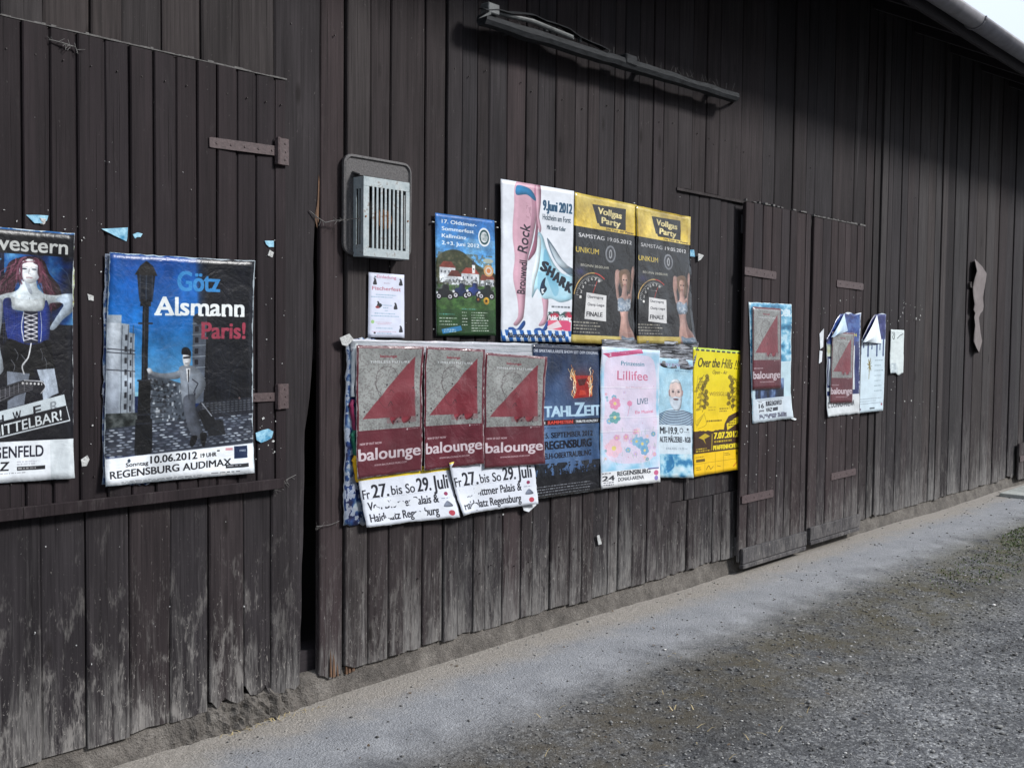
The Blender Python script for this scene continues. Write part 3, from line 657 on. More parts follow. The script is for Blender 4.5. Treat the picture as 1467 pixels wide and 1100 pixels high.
# half round gutter in lengths, with brackets
gy, gz, gr = -OV-.075, ZE+.015, .072
xa = -2.3
while xa < 17.6:
    xb = min(xa+2.0, 17.7); Vg = []; Fg = []; n = 14
    for xx in (xa, xb+.02):
        for kk in range(n+1):
            a = math.pi*kk/n; rr = gr+(.0025 if xx == xa else 0); Vg.append((xx, gy-math.cos(a)*rr, gz-math.sin(a)*rr))
        for kk in range(n+1):
            a = math.pi*kk/n; rr = gr-.004; Vg.append((xx, gy-math.cos(a)*rr, gz-math.sin(a)*rr))
    w = 2*(n+1)
    for kk in range(n):
        Fg.append((kk, kk+w, kk+1+w, kk+1)); Fg.append((n+1+kk, n+2+kk, n+2+kk+w, n+1+kk+w))
    Fg.append((0, n+1, n+1+w, w)); Fg.append((n, n+w, 2*n+1+w, 2*n+1)); Fg += [(kk, kk+1, n+2+kk, n+1+kk) for kk in range(n)]
    g = new_obj('gutter', Vg, Fg, M['zinc'], barn, True)
    m = MB(); m.tube([(xb, gy-math.cos(math.pi*q/12)*(gr+.006), gz-math.sin(math.pi*q/12)*(gr+.006)) for q in range(13)], .006, 6); m.build('gutter_bracket', M['zinc'], g)
    xa = xb
# front board under the gutter
MB().box(-2.3, 17.7, -OV-.0, -OV+.022, ZE-.10, ZE+.055).build('eaves_board', M['soffit'], barn)

# plinth of crumbling render
def plinth():
    xs = np.concatenate([np.arange(-1.8, 1.2, .06), np.arange(1.2, 6.4, .011), np.arange(6.4, 17, .04)]); prof = np.linspace(0, 1, 17)
    X, T = np.meshgrid(xs, prof)
    rub = np.exp(-((X-2.25)/.28)**2)
    Yp = np.where(T < .25, .055-T/.25*.035, .02-(T-.25)/.75*.035)
    Zp = np.where(T < .25, ZB+.02-(T/.25)**2*.012, ZB+.008-(T-.25)/.75*(ZB+.03))
    n = fbm(X*10, T*1.6, 11, 4)-.5; n2 = fbm(X*38, T*5, 15, 3)-.5
    k = np.clip(T*2.5, 0, 1)
    Yp = Yp-k*(n*.008+n2*(.004+.06*rub))-rub*.02*k; Zp = Zp+n2*(.010+.03*rub)*np.clip(T*3, 0, 1)+(fbm(X*5, T*0, 3, 3)-.5)*.012
    v = np.stack([X, Yp, Zp], -1).reshape(-1, 3); nx = len(xs); i, j = np.meshgrid(np.arange(nx-1), np.arange(len(prof)-1)); q = (j*nx+i).ravel()
    o = new_obj('plinth', v, np.stack([q, q+nx, q+nx+1, q+1], 1).tolist(), M['found'], barn, False); return o
plinth()

# ---------------------------------------------------------------- hatch and doors
def nails(m, pts, y, r=.0045):
    for (x, z) in pts: m.tube([(x, y+.004, z), (x, y-.0025, z)], [r, r*.8], 6)
def strap(parent, xa, za, xb, zb, y, w=.022, holes=4, plate=None, lab=None):
    """forged strap hinge from (xa,za) to (xb,zb), slight taper, bolts; plate: x side of the knuckle leaf"""
    m = MB(); dx, dz = xb-xa, zb-za; L = math.hypot(dx, dz); ux, uz = dx/L, dz/L; nx_, nz_ = -uz, ux; t = .006
    pr = [(0, .9), (.03, 1), (.97, 1), (1, .75)]
    v = []
    for (s, k) in pr:
        for sg in (-1, 1):
            for yy in (y, y-t): v.append((xa+ux*L*s+nx_*w*k*sg, yy, za+uz*L*s+nz_*w*k*sg))
    f = []
    for i in range(3):
        a = i*4; b = a+4; f += [(a+1, b+1, b+3, a+3), (a, a+2, b+2, b), (a, b, b+1, a+1), (a+2, a+3, b+3, b+2)]
    f += [(0, 1, 3, 2), (12, 14, 15, 13)]
    m.add(v, f)
    for k in range(holes):
        s = (k+.5)/holes; nails(m, [(xa+ux*L*s, za+uz*L*s)], y-t, .006)
    if plate:
        px, pw, ph = plate; m.box(px-pw/2, px+pw/2, y-.011, y, xa*0+(zb if abs(px-xb) < abs(px-xa) else za)-ph/2, (zb if abs(px-xb) < abs(px-xa) else za)+ph/2, .002)
        zc_ = (zb if abs(px-xb) < abs(px-xa) else za)
        m.tube([(px-pw*.35, y-.014, zc_-ph/2), (px-pw*.35, y-.014, zc_+ph/2)], .008, 8)
        nails(m, [(px+pw*.2, zc_+ph*.3), (px+pw*.2, zc_-ph*.3), (px+pw*.25, zc_)], y-.011)
    o = m.build('strap_hinge', M['iron'], parent)
    if lab: o['label'] = lab
    return o
YH = -.030
hatch = empty('hatch_door'); hatch.parent = barn; hatch['label'] = 'wide dark hatch of grooved boards hung on two strap hinges'
hx = [WX(q, 94, YH) for q in (30.4, 70.5, 110, 150, 185, 220, 252, 282, 310, 340, 367, 394)]+[HX1]
x = hx[0]; pre = []
for _ in range(12): x -= .094; pre.append(x)
hx = pre[::-1]+hx
for i, (a, b) in enumerate(zip(hx[:-1], hx[1:])): plank('plank', a+.003, b-.003, HZB, HZT+rnd.uniform(-.002, .002), YH+rnd.uniform(-.0012, .0012), M['wood_hatch'], hatch, wob=.0012, thick=.016, gap=.0006, cup=.0005)
MB().box(hx[0], HX1-.002, YH+.009, YH+.026, HZB+.005, HZT-.004).build('backing_board', M['wood_hatch'], hatch)
# ledge of dust along the top
m = MB(); xx = hx[6]
while xx < HX1:
    w = rnd.uniform(.01, .05); h = rnd.uniform(.001, .005)*(1 if rnd.random() < .75 else 1.8); m.box(xx, min(xx+w, HX1), YH-.001, YH+.014, HZT+.0015, HZT+.003+h); xx += w
m.build('dust_ledge', M['web'], hatch)['kind'] = 'stuff'
m = MB(); m.box(hx[0], WX(408, 690, YH-.018), YH-.018, YH-.0025, HZB-.028, HZB+.014, .003); m.build('bottom_batten', M['wood_hatch'], hatch)
a = W(299, 204, YH-.003); b = W(398, 217, YH-.003); strap(hatch, a[0], a[1], b[0], b[1]-.0, YH-.003, .019, 5, (W(402, 217, YH)[0], .062, .105))
a = W(368, 569, YH-.003); b = W(398, 568, YH-.003); strap(hatch, a[0]-.12, a[1], b[0], b[1], YH-.003, .017, 3, (W(402, 568, YH)[0], .06, .10))
# the two narrow doors
YD = -.055
def door(xs_px, ytop, seamy, x0px, x1px, rail, hinges, lab, dust):
    d = empty('door'); d.parent = barn; d['label'] = lab
    X = [WX(x0px, seamy, YD)]+[WX(q, seamy, YD) for q in xs_px]+[WX(x1px, seamy, YD)]
    zt = W(x0px, ytop, YD)[1]; (rx, ry0), (_, ry1) = rail; zb = W(rx, ry1, YD-.02)[1]; zr0 = W(rx, ry0, YD-.02)[1]
    for a, b in zip(X[:-1], X[1:]): plank('plank', a, b, zb+.01+rnd.uniform(-.004, .004), zt+rnd.uniform(-.004, .004), YD+rnd.uniform(-.003, .003), M['wood_door'], d, wob=.0016, gap=.0018, thick=.02, cup=.001)
    m = MB(); m.box(X[0]+.012, X[-1]-.012, YD+.02, YD+.042, zb+.05, zb+.17); m.box(X[0]+.012, X[-1]-.012, YD+.02, YD+.042, zt-.2, zt-.08); m.box(X[0]+.012, X[-1]-.012, YD+.02, YD+.042, 1.0, 1.12); m.build('back_ledge', M['wood_rail'], d)
    m = MB(); m.box(X[0]+.012, X[-1]-.004, YD-.026, YD-.004, zb, zr0, .003); m.build('bottom_rail', M['wood_rail'], d)
    m = MB(); m.box(X[0]+.004, X[-1]-.03, YD-.034, YD-.0035, zb-.030, zb-.003, .003); m.build('drip_board', M['wood_rail'], d)
    for (p, q, kw) in hinges:
        a = W(*p, YD-.003); b = W(*q, YD-.003); strap(d, a[0], a[1], b[0], b[1], YD-.0035, .026, 4, **kw)
    m = MB(); xx = X[0]
    while xx < X[-1]:
        w = rnd.uniform(.01, .05)
        if rnd.random() < dust: m.box(xx, xx+w*.9, YD-.002, YD+.018, zt+.0045, zt+.007+rnd.uniform(.001, .012))
        xx += w
    m.build('dust_ledge', M['web'], d)['kind'] = 'stuff'
    return d, X, zt, zb
d1, DX1, zt1, zb1 = door((1079.6, 1093.8, 1105.8, 1119.3, 1132, 1141.8, 1154.9), 288.5, 330, 1068, 1162.5, ((1067, 785.5), (1067, 807)),
    [((1066, 388), (1111, 395), {}), ((1062, 716), (1107, 706), {})], 'left one of the two narrow plank doors, hung on its left side', .3)
d2, DX2, zt2, zb2 = door((1179, 1191, 1200.7, 1210.5, 1219, 1229), 310.5, 340, 1165.5, 1239, ((1160, 756), (1160, 774.5)),
    [((1198, 406), (1236, 411), {}), ((1190, 683), (1225, 675), {})], 'right one of the two narrow plank doors, hung on its right side', .8)
# a hinge knuckle and frame edge of the next door far right
nd = empty('low_hatch'); nd.parent = barn; nd['label'] = 'low hatch at the far end of the wall, only its edge in view'
fx0 = WX(1460, 660, -.05)
x = fx0
for k in range(5): plank('plank', x, x+.15, ZB-.03, W(1460, 636, -.05)[1], -.05, M['wood_door'], nd); x += .15
zf = W(1462, 657, -.05)[1]; strap(nd, fx0, zf, fx0+.35, zf, -.054, .03, 3)

# ---------------------------------------------------------------- flue guard
def vent():
    root = empty('flue_guard', (WX(540, 300), 0, W(540, 300)[1])); o = root.location; tag(root, 'pale blue grey slotted metal flue cage on a rounded back plate beside the black gap', 'vent')
    def put(mb, name, mat, par=root, sm=False):
        q = mb.build(name, mat, par, sm)
        q.data.transform(Matrix.Translation(-o)) if par == root else q.data.transform(Matrix.Translation(-o)); return q
    # rounded back plate with a raised rim
    x0, z1 = W(491, 222, -.012); x1 = W(588, 240, -.012)[0]; z0 = W(588, 372, -.012)[1]; z1 = W(491, 219, -.012)[1]; R_ = .045
    def rr(x0, x1, z0, z1, r, n=6):
        P = []
        for cx, cz, a0 in ((x1-r, z1-r, 0), (x0+r, z1-r, 90), (x0+r, z0+r, 180), (x1-r, z0+r, 270)):
            for k in range(n+1): a = math.radians(a0+90*k/n); P.append((cx+r*math.cos(a), cz+r*math.sin(a)))
        return P
    A = rr(x0, x1, z0, z1, R_); B = rr(x0+.010, x1-.010, z0+.010, z1-.010, R_-.01); Cc = rr(x0+.016, x1-.016, z0+.016, z1-.016, R_-.014); n = len(A)
    v = [(x, -.006, z) for x, z in A]+[(x, -.020, z) for x, z in A]+[(x, -.024, z) for x, z in B]+[(x, -.016, z) for x, z in Cc]; f = []
    for r_ in range(3):
        for k in range(n): f.append((r_*n+k, (r_+1)*n+k, (r_+1)*n+(k+1) % n, r_*n+(k+1) % n))
    f.append(tuple(3*n+k for k in range(n-1, -1, -1)))
    m = MB(); m.add(v, f); put(m, 'back_plate', M['plate'])
    # cage
    D = .068; yb, yf = -.018, -.018-D
    cx0 = W(521, 262, yf)[0]; cx1 = W(587, 262, yf)[0]; cz1 = W(521, 252, yf)[1]; cz0 = W(523, 367, yf)[1]
    w = cx1-cx0; h = cz1-cz0; t = .004
    sx = .030; zt_, zb_ = cz1-.040, cz0+.036
    m = MB()
    m.box(cx0, cx1, yf, yf+t, zt_, cz1, .0012); m.box(cx0, cx1, yf, yf+t, cz0, zb_, .0012)
    m.box(cx0, cx0+sx, yf+.0002, yf+t, zb_, zt_); m.box(cx1-sx*.7, cx1, yf+.0002, yf+t, zb_, zt_)
    m.box(cx0, cx1, yf+t, yb, cz1-t, cz1-.0002); m.box(cx0, cx1, yf+t, yb, cz0+.0002, cz0+t)
    for xs in (cx0, cx1-t):
        m.box(xs+.0002, xs+t-.0002, yf+t, yf+.02, cz0+t, cz1-t); m.box(xs+.0002, xs+t-.0002, yb-.018, yb, cz0+t, cz1-t)
        m.box(xs+.0004, xs+t-.0004, yf+.02, yb-.018, cz0+t, cz0+.05); m.box(xs+.0004, xs+t-.0004, yf+.02, yb-.018, cz1-.05, cz1-t)
        m.box(xs+.0006, xs+t-.0006, yf+.031, yf+.037, cz0+.05, cz1-.05)
    cage = put(m, 'cage', M['enamel'])
    n = 9; L = cx0+sx; Rr = cx1-sx*.7; p = (Rr-L)/n
    for k in range(1, n):
        m = MB(); m.box(L+k*p-p*.24, L+k*p+p*.24, yf, yf+t, zb_-.002, zt_+.002, .001); put(m, 'slat', M['enamel'])
    # rounded slot ends
    # hood above the cage with a row of notches
    m = MB(); m.add([(cx0-.006, yb, cz1+.026), (cx1+.002, yb, cz1+.026), (cx1+.002, yf+.018, cz1+.010), (cx0-.006, yf+.018, cz1+.010), (cx0-.006, yb, cz1+.020), (cx1+.002, yb, cz1+.020), (cx1+.002, yf+.018, cz1+.005), (cx0-.006, yf+.018, cz1+.005)], [(0, 3, 2, 1), (4, 5, 6, 7), (0, 4, 7, 3), (1, 2, 6, 5), (3, 7, 6, 2), (0, 1, 5, 4)])
    for k in range(6): xx = cx0+.012+k*(w-.024)/5; m.box(xx-.006, xx+.006, yf+.03, yf+.045, cz1+.0005, cz1+.009)
    put(m, 'hood', M['plate'])
    # rusted pipe end inside
    m = MB(); m.tube([((cx0+cx1)/2+.012, yb, (cz0+cz1)/2), ((cx0+cx1)/2+.012, yf+.028, (cz0+cz1)/2)], .042, 18); put(m, 'flue_pipe', M['rustpipe'], root, False)
    m = MB(); m.box(cx0+.006, cx1-.006, yb-.003, yb-.001, cz0+.006, cz1-.006); put(m, 'inner_panel', M['dark'])
    m = MB()
    for (x, z) in ((cx0+.012, (cz0+cz1)/2), (cx1-.01, (cz0+cz1)/2)): m.tube([(x, yf+.001, z), (x, yf-.003, z)], .004, 8)
    put(m, 'screw', M['rustpipe'])
    return cx0, cz0, cz1, yf
vx = vent()
# cobweb strand from the board to the cage
def web(pts, r=.0012, name='cobweb', lab=None, extra=6, grp=None):
    m = MB(); P = [(x, y, z) for (x, y, z) in pts]; m.tube(P, r, 5)
    rr = random.Random(len(name)+int(pts[0][0]*100))
    for _ in range(extra):
        i = rr.randrange(len(P)-1); t = rr.random(); a = Vector(P[i]).lerp(Vector(P[i+1]), t); b = a+Vector((rr.uniform(-.03, .03), rr.uniform(-.006, .002), rr.uniform(-.025, .02))); m.tube([a, b], r*.45, 4)
    o = m.build(name, M['web']); tag(o, lab, 'cobweb', grp); return o
def wp(x, y, Y): q = W(x, y, Y); return (q[0], Y, q[1])
web([wp(443, 302, -.008), wp(455, 312, -.014), wp(466, 319, -.02), wp(480, 316, -.03), wp(495, 315, -.04), wp(515, 313, -.10)], .0022, lab='dusty cobweb strand stretched from the broken board to the flue cage', extra=14)
web([wp(453, 754, -.02), wp(462, 753, -.012), wp(475, 751, -.012), wp(486, 746, -.01)], .0013, lab='thick pale cobweb across the post right of the black gap', extra=8)
web([wp(392, 703, -.006), wp(400, 694, -.008), wp(412, 686, -.006), wp(424, 680, -.006)], .0018, lab='cobweb tuft below the lower corner of the hatch', extra=26)
web([wp(70, 57, YH-.004), wp(90, 62, YH-.012), wp(108, 68, YH-.01), wp(111, 75, YH-.004)], .0022, lab='cobweb under the top edge of the hatch near its grooves', extra=22)

# ---------------------------------------------------------------- light fixture
def fixture():
    root = empty('strip_light', (4.6, -.1, 3.09)); o = root.location; tag(root, 'long broken grey strip light fixture mounted high under the eaves', 'lamp')
    Yc = -.105
    (xa, za), (xb, zb) = W(690, 26, Yc), W(1052, 138, Yc)
    def put(m, name, mat): q = m.build(name, mat, root); q.data.transform(Matrix.Translation(-o)); return q
    def z(x): return za+(zb-za)*(x-xa)/(xb-xa)
    # housing: trapezoid trough, dented
    prof = [(-.036, -.014), (-.024, -.034), (.024, -.034), (.036, -.014), (.032, .010), (.020, .016), (-.020, .016), (-.032, .010)]
    n = 26; V = []; 
    for i in range(n):
        x = xa+(xb-xa)*i/(n-1); w = 1+(vnoise(i*.8, 1.2, 2)-.5)*.25
        for (py, pz) in prof: V.append((x, Yc+py*w, z(x)+pz*w+(vnoise(i*.9, 5, 3)-.5)*.008))
    k = len(prof); F = [(i*k+j, i*k+(j+1) % k, (i+1)*k+(j+1) % k, (i+1)*k+j) for i in range(n-1) for j in range(k)]+[tuple(range(k-1, -1, -1)), tuple((n-1)*k+j for j in range(k))]
    m = MB(); m.add(V, F); put(m, 'housing', M['fixture'])
    # bent cover sheet lifted off at the left end
    V = []; n = 12
    for i in range(n):
        t = i/(n-1); x = xa-.02+(xb-xa)*.42*t; l = .045*math.sin(math.pi*min(1, t*1.15))
        for (py, pz) in ((-.048, .024), (-.020, .038), (.012, .040)): V.append((x, Yc+py, z(x)+pz+l+.006*math.sin(i*2.1)))
    F = [(i*3+j, i*3+j+1, i*3+j+4, i*3+j+3) for i in range(n-1) for j in range(2)]; F += [tuple(reversed(f)) for f in F][:0]
    V2 = V+[(x, y, zz-.003) for x, y, zz in V]; N = len(V); F2 = F+[tuple(q+N for q in reversed(f)) for f in F]
    rim = [(i*3, (i+1)*3) for i in range(n-1)]; F2 += [(a, b, b+N, a+N) for a, b in rim]
    m = MB(); m.add(V2, F2); put(m, 'loose_cover', M['fixture'])
    m = MB(); m.tube([(xa+.06, Yc-.02, z(xa+.06)+.036), (xa+.32, Yc-.03, z(xa+.32)+.046), (xa+.62, Yc-.03, z(xa+.6)+.030)], .012, 10); put(m, 'tube', M['fixture_pale'])
    m = MB(); m.box(xa+.0, xa+.075, Yc-.045, Yc+.01, z(xa)+.018, z(xa)+.066, .004); put(m, 'lamp_holder', M['fixture_pale'])
    m = MB(); m.add([(xa-.05, Yc-.03, z(xa)-.02), (xa+.01, Yc-.05, z(xa)+.008), (xa+.02, Yc-.045, z(xa)+.03), (xa-.02, Yc-.03, z(xa)+.0)], [(0, 1, 2, 3), (3, 2, 1, 0)][:1]); put(m, 'torn_tag', M['fixture_pale'])
    xm = W(900, 84, Yc)[0]; m = MB(); m.box(xm-.07, xm+.03, Yc-.042, Yc+.035, z(xm)-.020, z(xm)+.034, .006); put(m, 'joint_box', M['fixture'])
    for px in (777, 785, 815, 826): x = WX(px, 40, Yc); m = MB(); m.box(x-.008, x+.008, Yc-.03, Yc-.012, z(x)+.022, z(x)+.046, .002); put(m, 'clip', M['fixture_pale'])
    for x in (xa+.25, xm+.2, xb-.15): m = MB(); m.box(x-.015, x+.015, Yc+.03, -.006, z(x)-.012, z(x)+.012); put(m, 'wall_bracket', M['fixture'])
    m = MB(); m.tube([(xb-.02, Yc, z(xb)), (xb+.06, Yc+.02, z(xb)+.004), (xb+.13, -.006, z(xb)-.01)], .009, 8); put(m, 'cable_end', M['nail'])
    m = MB()
    for k2 in range(60):
        x = xa+(xb-xa)*rnd.random(); m.tube([(x, Yc-.02, z(x)+.02), (x+rnd.uniform(-.03, .03), Yc+rnd.uniform(-.03, .03), z(x)+rnd.uniform(.03, .07))], .0008, 3)
    q = put(m, 'cobweb_fuzz', M['web']); q['kind'] = 'stuff'
fixture()

# ---------------------------------------------------------------- unseen house added behind the photographer to shade the low sky
def added_shade_house():
    h = empty('house', (3.0, -12.0, 0)); tag(h, 'unseen two storey house added across the yard to shade the low sky', 'house')
    o = Vector((3.0, -12.0, 0)); x0, x1, y0, y1, H = -9.0, 15.0, -19.0, -11.0, 5.6
    def put(m, n, mat): q = m.build(n, mat, h); q.data.transform(Matrix.Translation(-o)); return q
    put(MB().box(x0, x1, y0, y1, 0, H), 'wall', M['slab_wall'])
    put(MB().add([(x0-.4, y1+.6, H-.1), (x1+.4, y1+.6, H-.1), (x1+.4, (y0+y1)/2, H+3.4), (x0-.4, (y0+y1)/2, H+3.4), (x1+.4, y0-.6, H-.1), (x0-.4, y0-.6, H-.1)], [(0, 1, 2, 3), (3, 2, 4, 5), (0, 3, 5), (1, 4, 2)]), 'roof', M['tile'])
    for i in range(8):
        for z in (.9, 3.5):
            x = x0+1.6+i*2.95
            f = put(MB().box(x-.06, x+1.06, y1, y1+.05, z-.06, z+1.36), 'window_frame', M['paper_back']); q = MB().box(x, x+1.0, y1+.052, y1+.058, z, z+1.3).build('pane', M['pane'], f); q.data.transform(Matrix.Translation(-o))
M['slab_wall'] = simple('grey_house_render', (.26, .25, .23), (.34, .33, .30), 6, .9)
M['pane'] = simple('window_glass', (.02, .025, .03), (.04, .045, .05), 2, .08, 0)
added_shade_house()
# ---------------------------------------------------------------- the posters
BLK = (.06, .06, .08); WHT = (.88, .90, .92); MAR = (.36, .14, .18); SKIN = (.80, .66, .62); GSK = (.62, .66, .72)
def art_western():
    c = Cv(520, 740, (.05, .05, .08))
    c.mottle(.30, .11, 1, .52, [(.03, .04, .10), (.03, .12, .30), (.08, .30, .55), (.30, .52, .70)], 5, 3)
    c.mottle(0, .11, .38, .50, [(.02, .02, .04), (.05, .05, .14), (.03, .12, .28)], 4, 8)
    # hair: a wide mass of wavy locks
    r = random.Random(5)
    c.blob([(.50, .155), (.60, .14), (.72, .17), (.80, .25), (.90, .33), (.92, .42), (.80, .46), (.72, .38), (.66, .30), (.50, .30), (.46, .38), (.36, .45), (.22, .46), (.28, .36), (.38, .27), (.42, .19)], (.14, .07, .10))
    for k in range(150):
        sd = r.choice((-1, 1)); x = .575+sd*r.uniform(.05, .10); y = r.uniform(.155, .27); ph = r.uniform(0, 6)
        P = [(x, y)]; 
        for q in range(6): x += sd*r.uniform(.005, .050); y += r.uniform(.015, .045); P.append((x+math.sin(ph+q*1.6)*.012, y))
        c.line(P, r.uniform(.003, .009), r.choice(((.38, .19, .26), (.24, .12, .17), (.31, .16, .20), (.50, .30, .38), (.15, .08, .11))), .7, smooth=True)
    # neck, shoulders, chest
    c.blob([(.54, .28), (.62, .28), (.64, .34), (.72, .365), (.86, .37), (.98, .36), (1.01, .40), (.90, .41), (.80, .42), (.76, .46), (.44, .46), (.40, .42), (.30, .44), (.26, .41), (.38, .375), (.50, .35)], (.76, .80, .82))
    c.blob([(.28, .40), (.36, .41), (.36, .50), (.34, .60), (.37, .69), (.31, .71), (.24, .60), (.22, .48)], (.74, .78, .82))
    c.blob([(.88, .38), (1.0, .36), (1.02, .44), (.92, .50), (.84, .54), (.80, .53), (.90, .46), (.93, .42), (.86, .40)], (.68, .74, .80))
    c.blob([(.565, .30), (.60, .36), (.585, .37), (.55, .32)], (.52, .55, .60), .6); c.line([(.58, .39), (.585, .44)], .006, (.5, .52, .56), .7)
    # face
    c.blob([(.505, .20), (.53, .165), (.58, .155), (.635, .168), (.66, .21), (.652, .265), (.62, .305), (.58, .318), (.54, .30), (.51, .26)], (.82, .84, .85))
    c.blob([(.62, .20), (.66, .22), (.65, .27), (.62, .30), (.60, .31), (.63, .26)], (.56, .58, .62), .6)
    for ex in (.545, .612): c.ell(ex, .222, .018, .006, (.18, .20, .24)); c.line([(ex-.022, .210), (ex, .206), (ex+.022, .211)], .004, (.42, .34, .34))
    c.line([(.580, .222), (.573, .252), (.588, .256)], .005, (.50, .48, .50), .8); c.line([(.558, .279), (.575, .277), (.598, .280)], .007, (.58, .40, .42)); c.line([(.535, .165), (.56, .175), (.60, .17), (.64, .185)], .012, (.35, .14, .18), .7)
    c.blob([(.505, .20), (.515, .27), (.545, .31), (.56, .315), (.535, .27), (.53, .21)], (.60, .62, .66), .5); c.glow(.59, .20, .035, .03, (.92, .93, .93), .5)
    for k in range(40):
        sd = r.choice((-1, 1)); x = .582+sd*r.uniform(.050, .075); y = r.uniform(.16, .20); c.line([(x-sd*.03, y-.015), (x, y), (x+sd*r.uniform(0, .03), y+.06), (x+sd*r.uniform(-.01, .06), y+.13)], .006, r.choice(((.33, .17, .22), (.20, .10, .14), (.44, .27, .34))), .8, smooth=True)
    # corset, laced
    c.blob([(.37, .41), (.44, .40), (.45, .455), (.54, .47), (.60, .465), (.70, .455), (.74, .40), (.79, .43), (.80, .50), (.77, .59), (.58, .61), (.42, .59), (.38, .50)], (.07, .14, .42))
    for k in range(26): c.line([(.37+k*.017, .42), (.37+k*.017, .60)], .0016, (.35, .45, .70), .6)
    for k in range(24): c.line([(.38, .42+k*.0078), (.79, .42+k*.0078)], .0016, (.38, .46, .68), .45)
    c.blob([(.44, .39), (.50, .40), (.60, .40), (.72, .39), (.72, .44), (.66, .462), (.52, .465), (.455, .44)], (.78, .81, .82))
    c.rect(.54, .465, .64, .60, (.10, .11, .17))
    for k in range(6): y = .475+k*.019; c.line([(.545, y), (.635, y+.017)], .006, (.8, .8, .82)); c.line([(.635, y), (.545, y+.017)], .006, (.8, .8, .82))
    c.line([(.54, .47), (.525, .53), (.54, .59)], .007, (.8, .82, .84), smooth=True); c.line([(.66, .47), (.675, .53), (.66, .59)], .007, (.8, .82, .84), smooth=True)
    # leather shorts, thighs, lace end
    c.blob([(.40, .585), (.58, .605), (.79, .585), (.83, .66), (.84, .70), (.62, .69), (.60, .72), (.38, .70)], (.04, .04, .05))
    for (x, y) in ((.47, .62), (.66, .62), (.72, .65), (.52, .64), (.44, .66)): c.line([(x, y), (x+.03, y+.02), (x+.02, y+.04)], .004, (.55, .57, .60), .8, smooth=True)
    c.poly([(.63, .695), (.84, .69), (.88, .79), (.70, .82)], (.60, .64, .69)); c.poly([(.40, .70), (.58, .71), (.54, .82), (.40, .83)], (.42, .45, .50))
    c.line([(.59, .60), (.57, .65), (.53, .68), (.54, .71)], .009, (.82, .83, .84), smooth=True)
    c.blob([(0, .38), (.10, .36), (.16, .48), (.15, .66), (0, .70)], (.07, .06, .09)); c.blob([(.16, .30), (.21, .32), (.24, .37), (.16, .38)], (.75, .77, .8)); c.blob([(.0, .48), (.15, .47), (.20, .60), (.14, .74), (0, .72)], (.52, .56, .62))
    # guitar neck
    c.poly([(.05, .805), (.55, .735), (.70, .742), (.73, .765), (.68, .79), (.55, .785), (.05, .87)], (.10, .10, .12))
    for k in range(5): c.line([(.05, .815+k*.009), (.60, .745+k*.007)], .002, (.6, .6, .62))
    for k in range(12): c.line([(.1+k*.04, .803-k*.0055), (.1+k*.04, .845-k*.006)], .003, (.55, .55, .58))
    for k in range(6): c.ell(.53+k*.028, .748+k*.001, .008, .005, (.8, .8, .8))
    c.line([(.54, .737), (.68, .744), (.725, .765), (.66, .79)], .006, (.75, .76, .78), smooth=True)
    c.grade(4, .28, 9); c.blur(1)
    c.remap([(0, 0), (.28, .12), (.37, .25), (.50, .40), (.58, .525), (.66, .645), (.79, .735), (.92, .88), (1, 1)], [(0, 0), (.12, .09), (.155, .115), (.318, .212), (.365, .25), (.46, .317), (.60, .45), (.70, .56), (.80, .66), (.905, .835), (1, 1)])
    c.rect(0, 0, 1, .098, (.05, .05, .07)); c.rect(0, 0, 1, .006, (.10, .35, .60))
    c.text('western', .13, .030, .80, .056, (.74, .75, .74), bold=.045)
    c.text('er', .11, .110, .12, .030, (.25, .52, .72), bold=.04)
    # tilted banner words
    c.poly([(0, .735), (.90, .655), (.93, .715), (.0, .80)], (.74, .78, .80))
    c.poly([(0, .775), (.93, .700), (.97, .765), (.0, .855)], (.08, .08, .10))
    c.line([(0, .835), (.96, .762), (.925, .705)], .008, (.75, .78, .8))
    for ch, x in (('H', .165), ('W', .345), ('E', .565), ('R', .75)): c.text(ch, x, .738-(x-.17)*.090, .085, .038, (.10, .10, .13), .35 if ch == 'R' else 1, bold=.03, rot=.12)
    c.text('MITTELBAR!', .115, .780, .76, .040, (.80, .83, .84), bold=.035, rot=.115)
    c.rect(0, .838, 1, 1, WHT)
    # the white foot of the bill
    c.text('GENFELD', .135, .858, .53, .044, (.10, .10, .16), bold=.04); c.text('RZ', .12, .918, .17, .034, (.10, .10, .12), bold=.05, slant=.2)
    c.rect(.38, .940, .68, .955, (.12, .12, .14)); c.small(.39, .944, .67, 1, .012, (.8, .8, .8)); c.small(.38, .918, .68, 2, .010, (.62, .62, .66)); c.small(.12, .962, .62, 1, .006, (.3, .3, .32))
    c.mottle(.74, .84, 1, 1, [(.70, .74, .76), (.86, .89, .90)], 6, 2, .7)
    c.fade(2, .16); c.wrinkle(4, n=16); c.edges((.85, .87, .88), .006, 1); return c
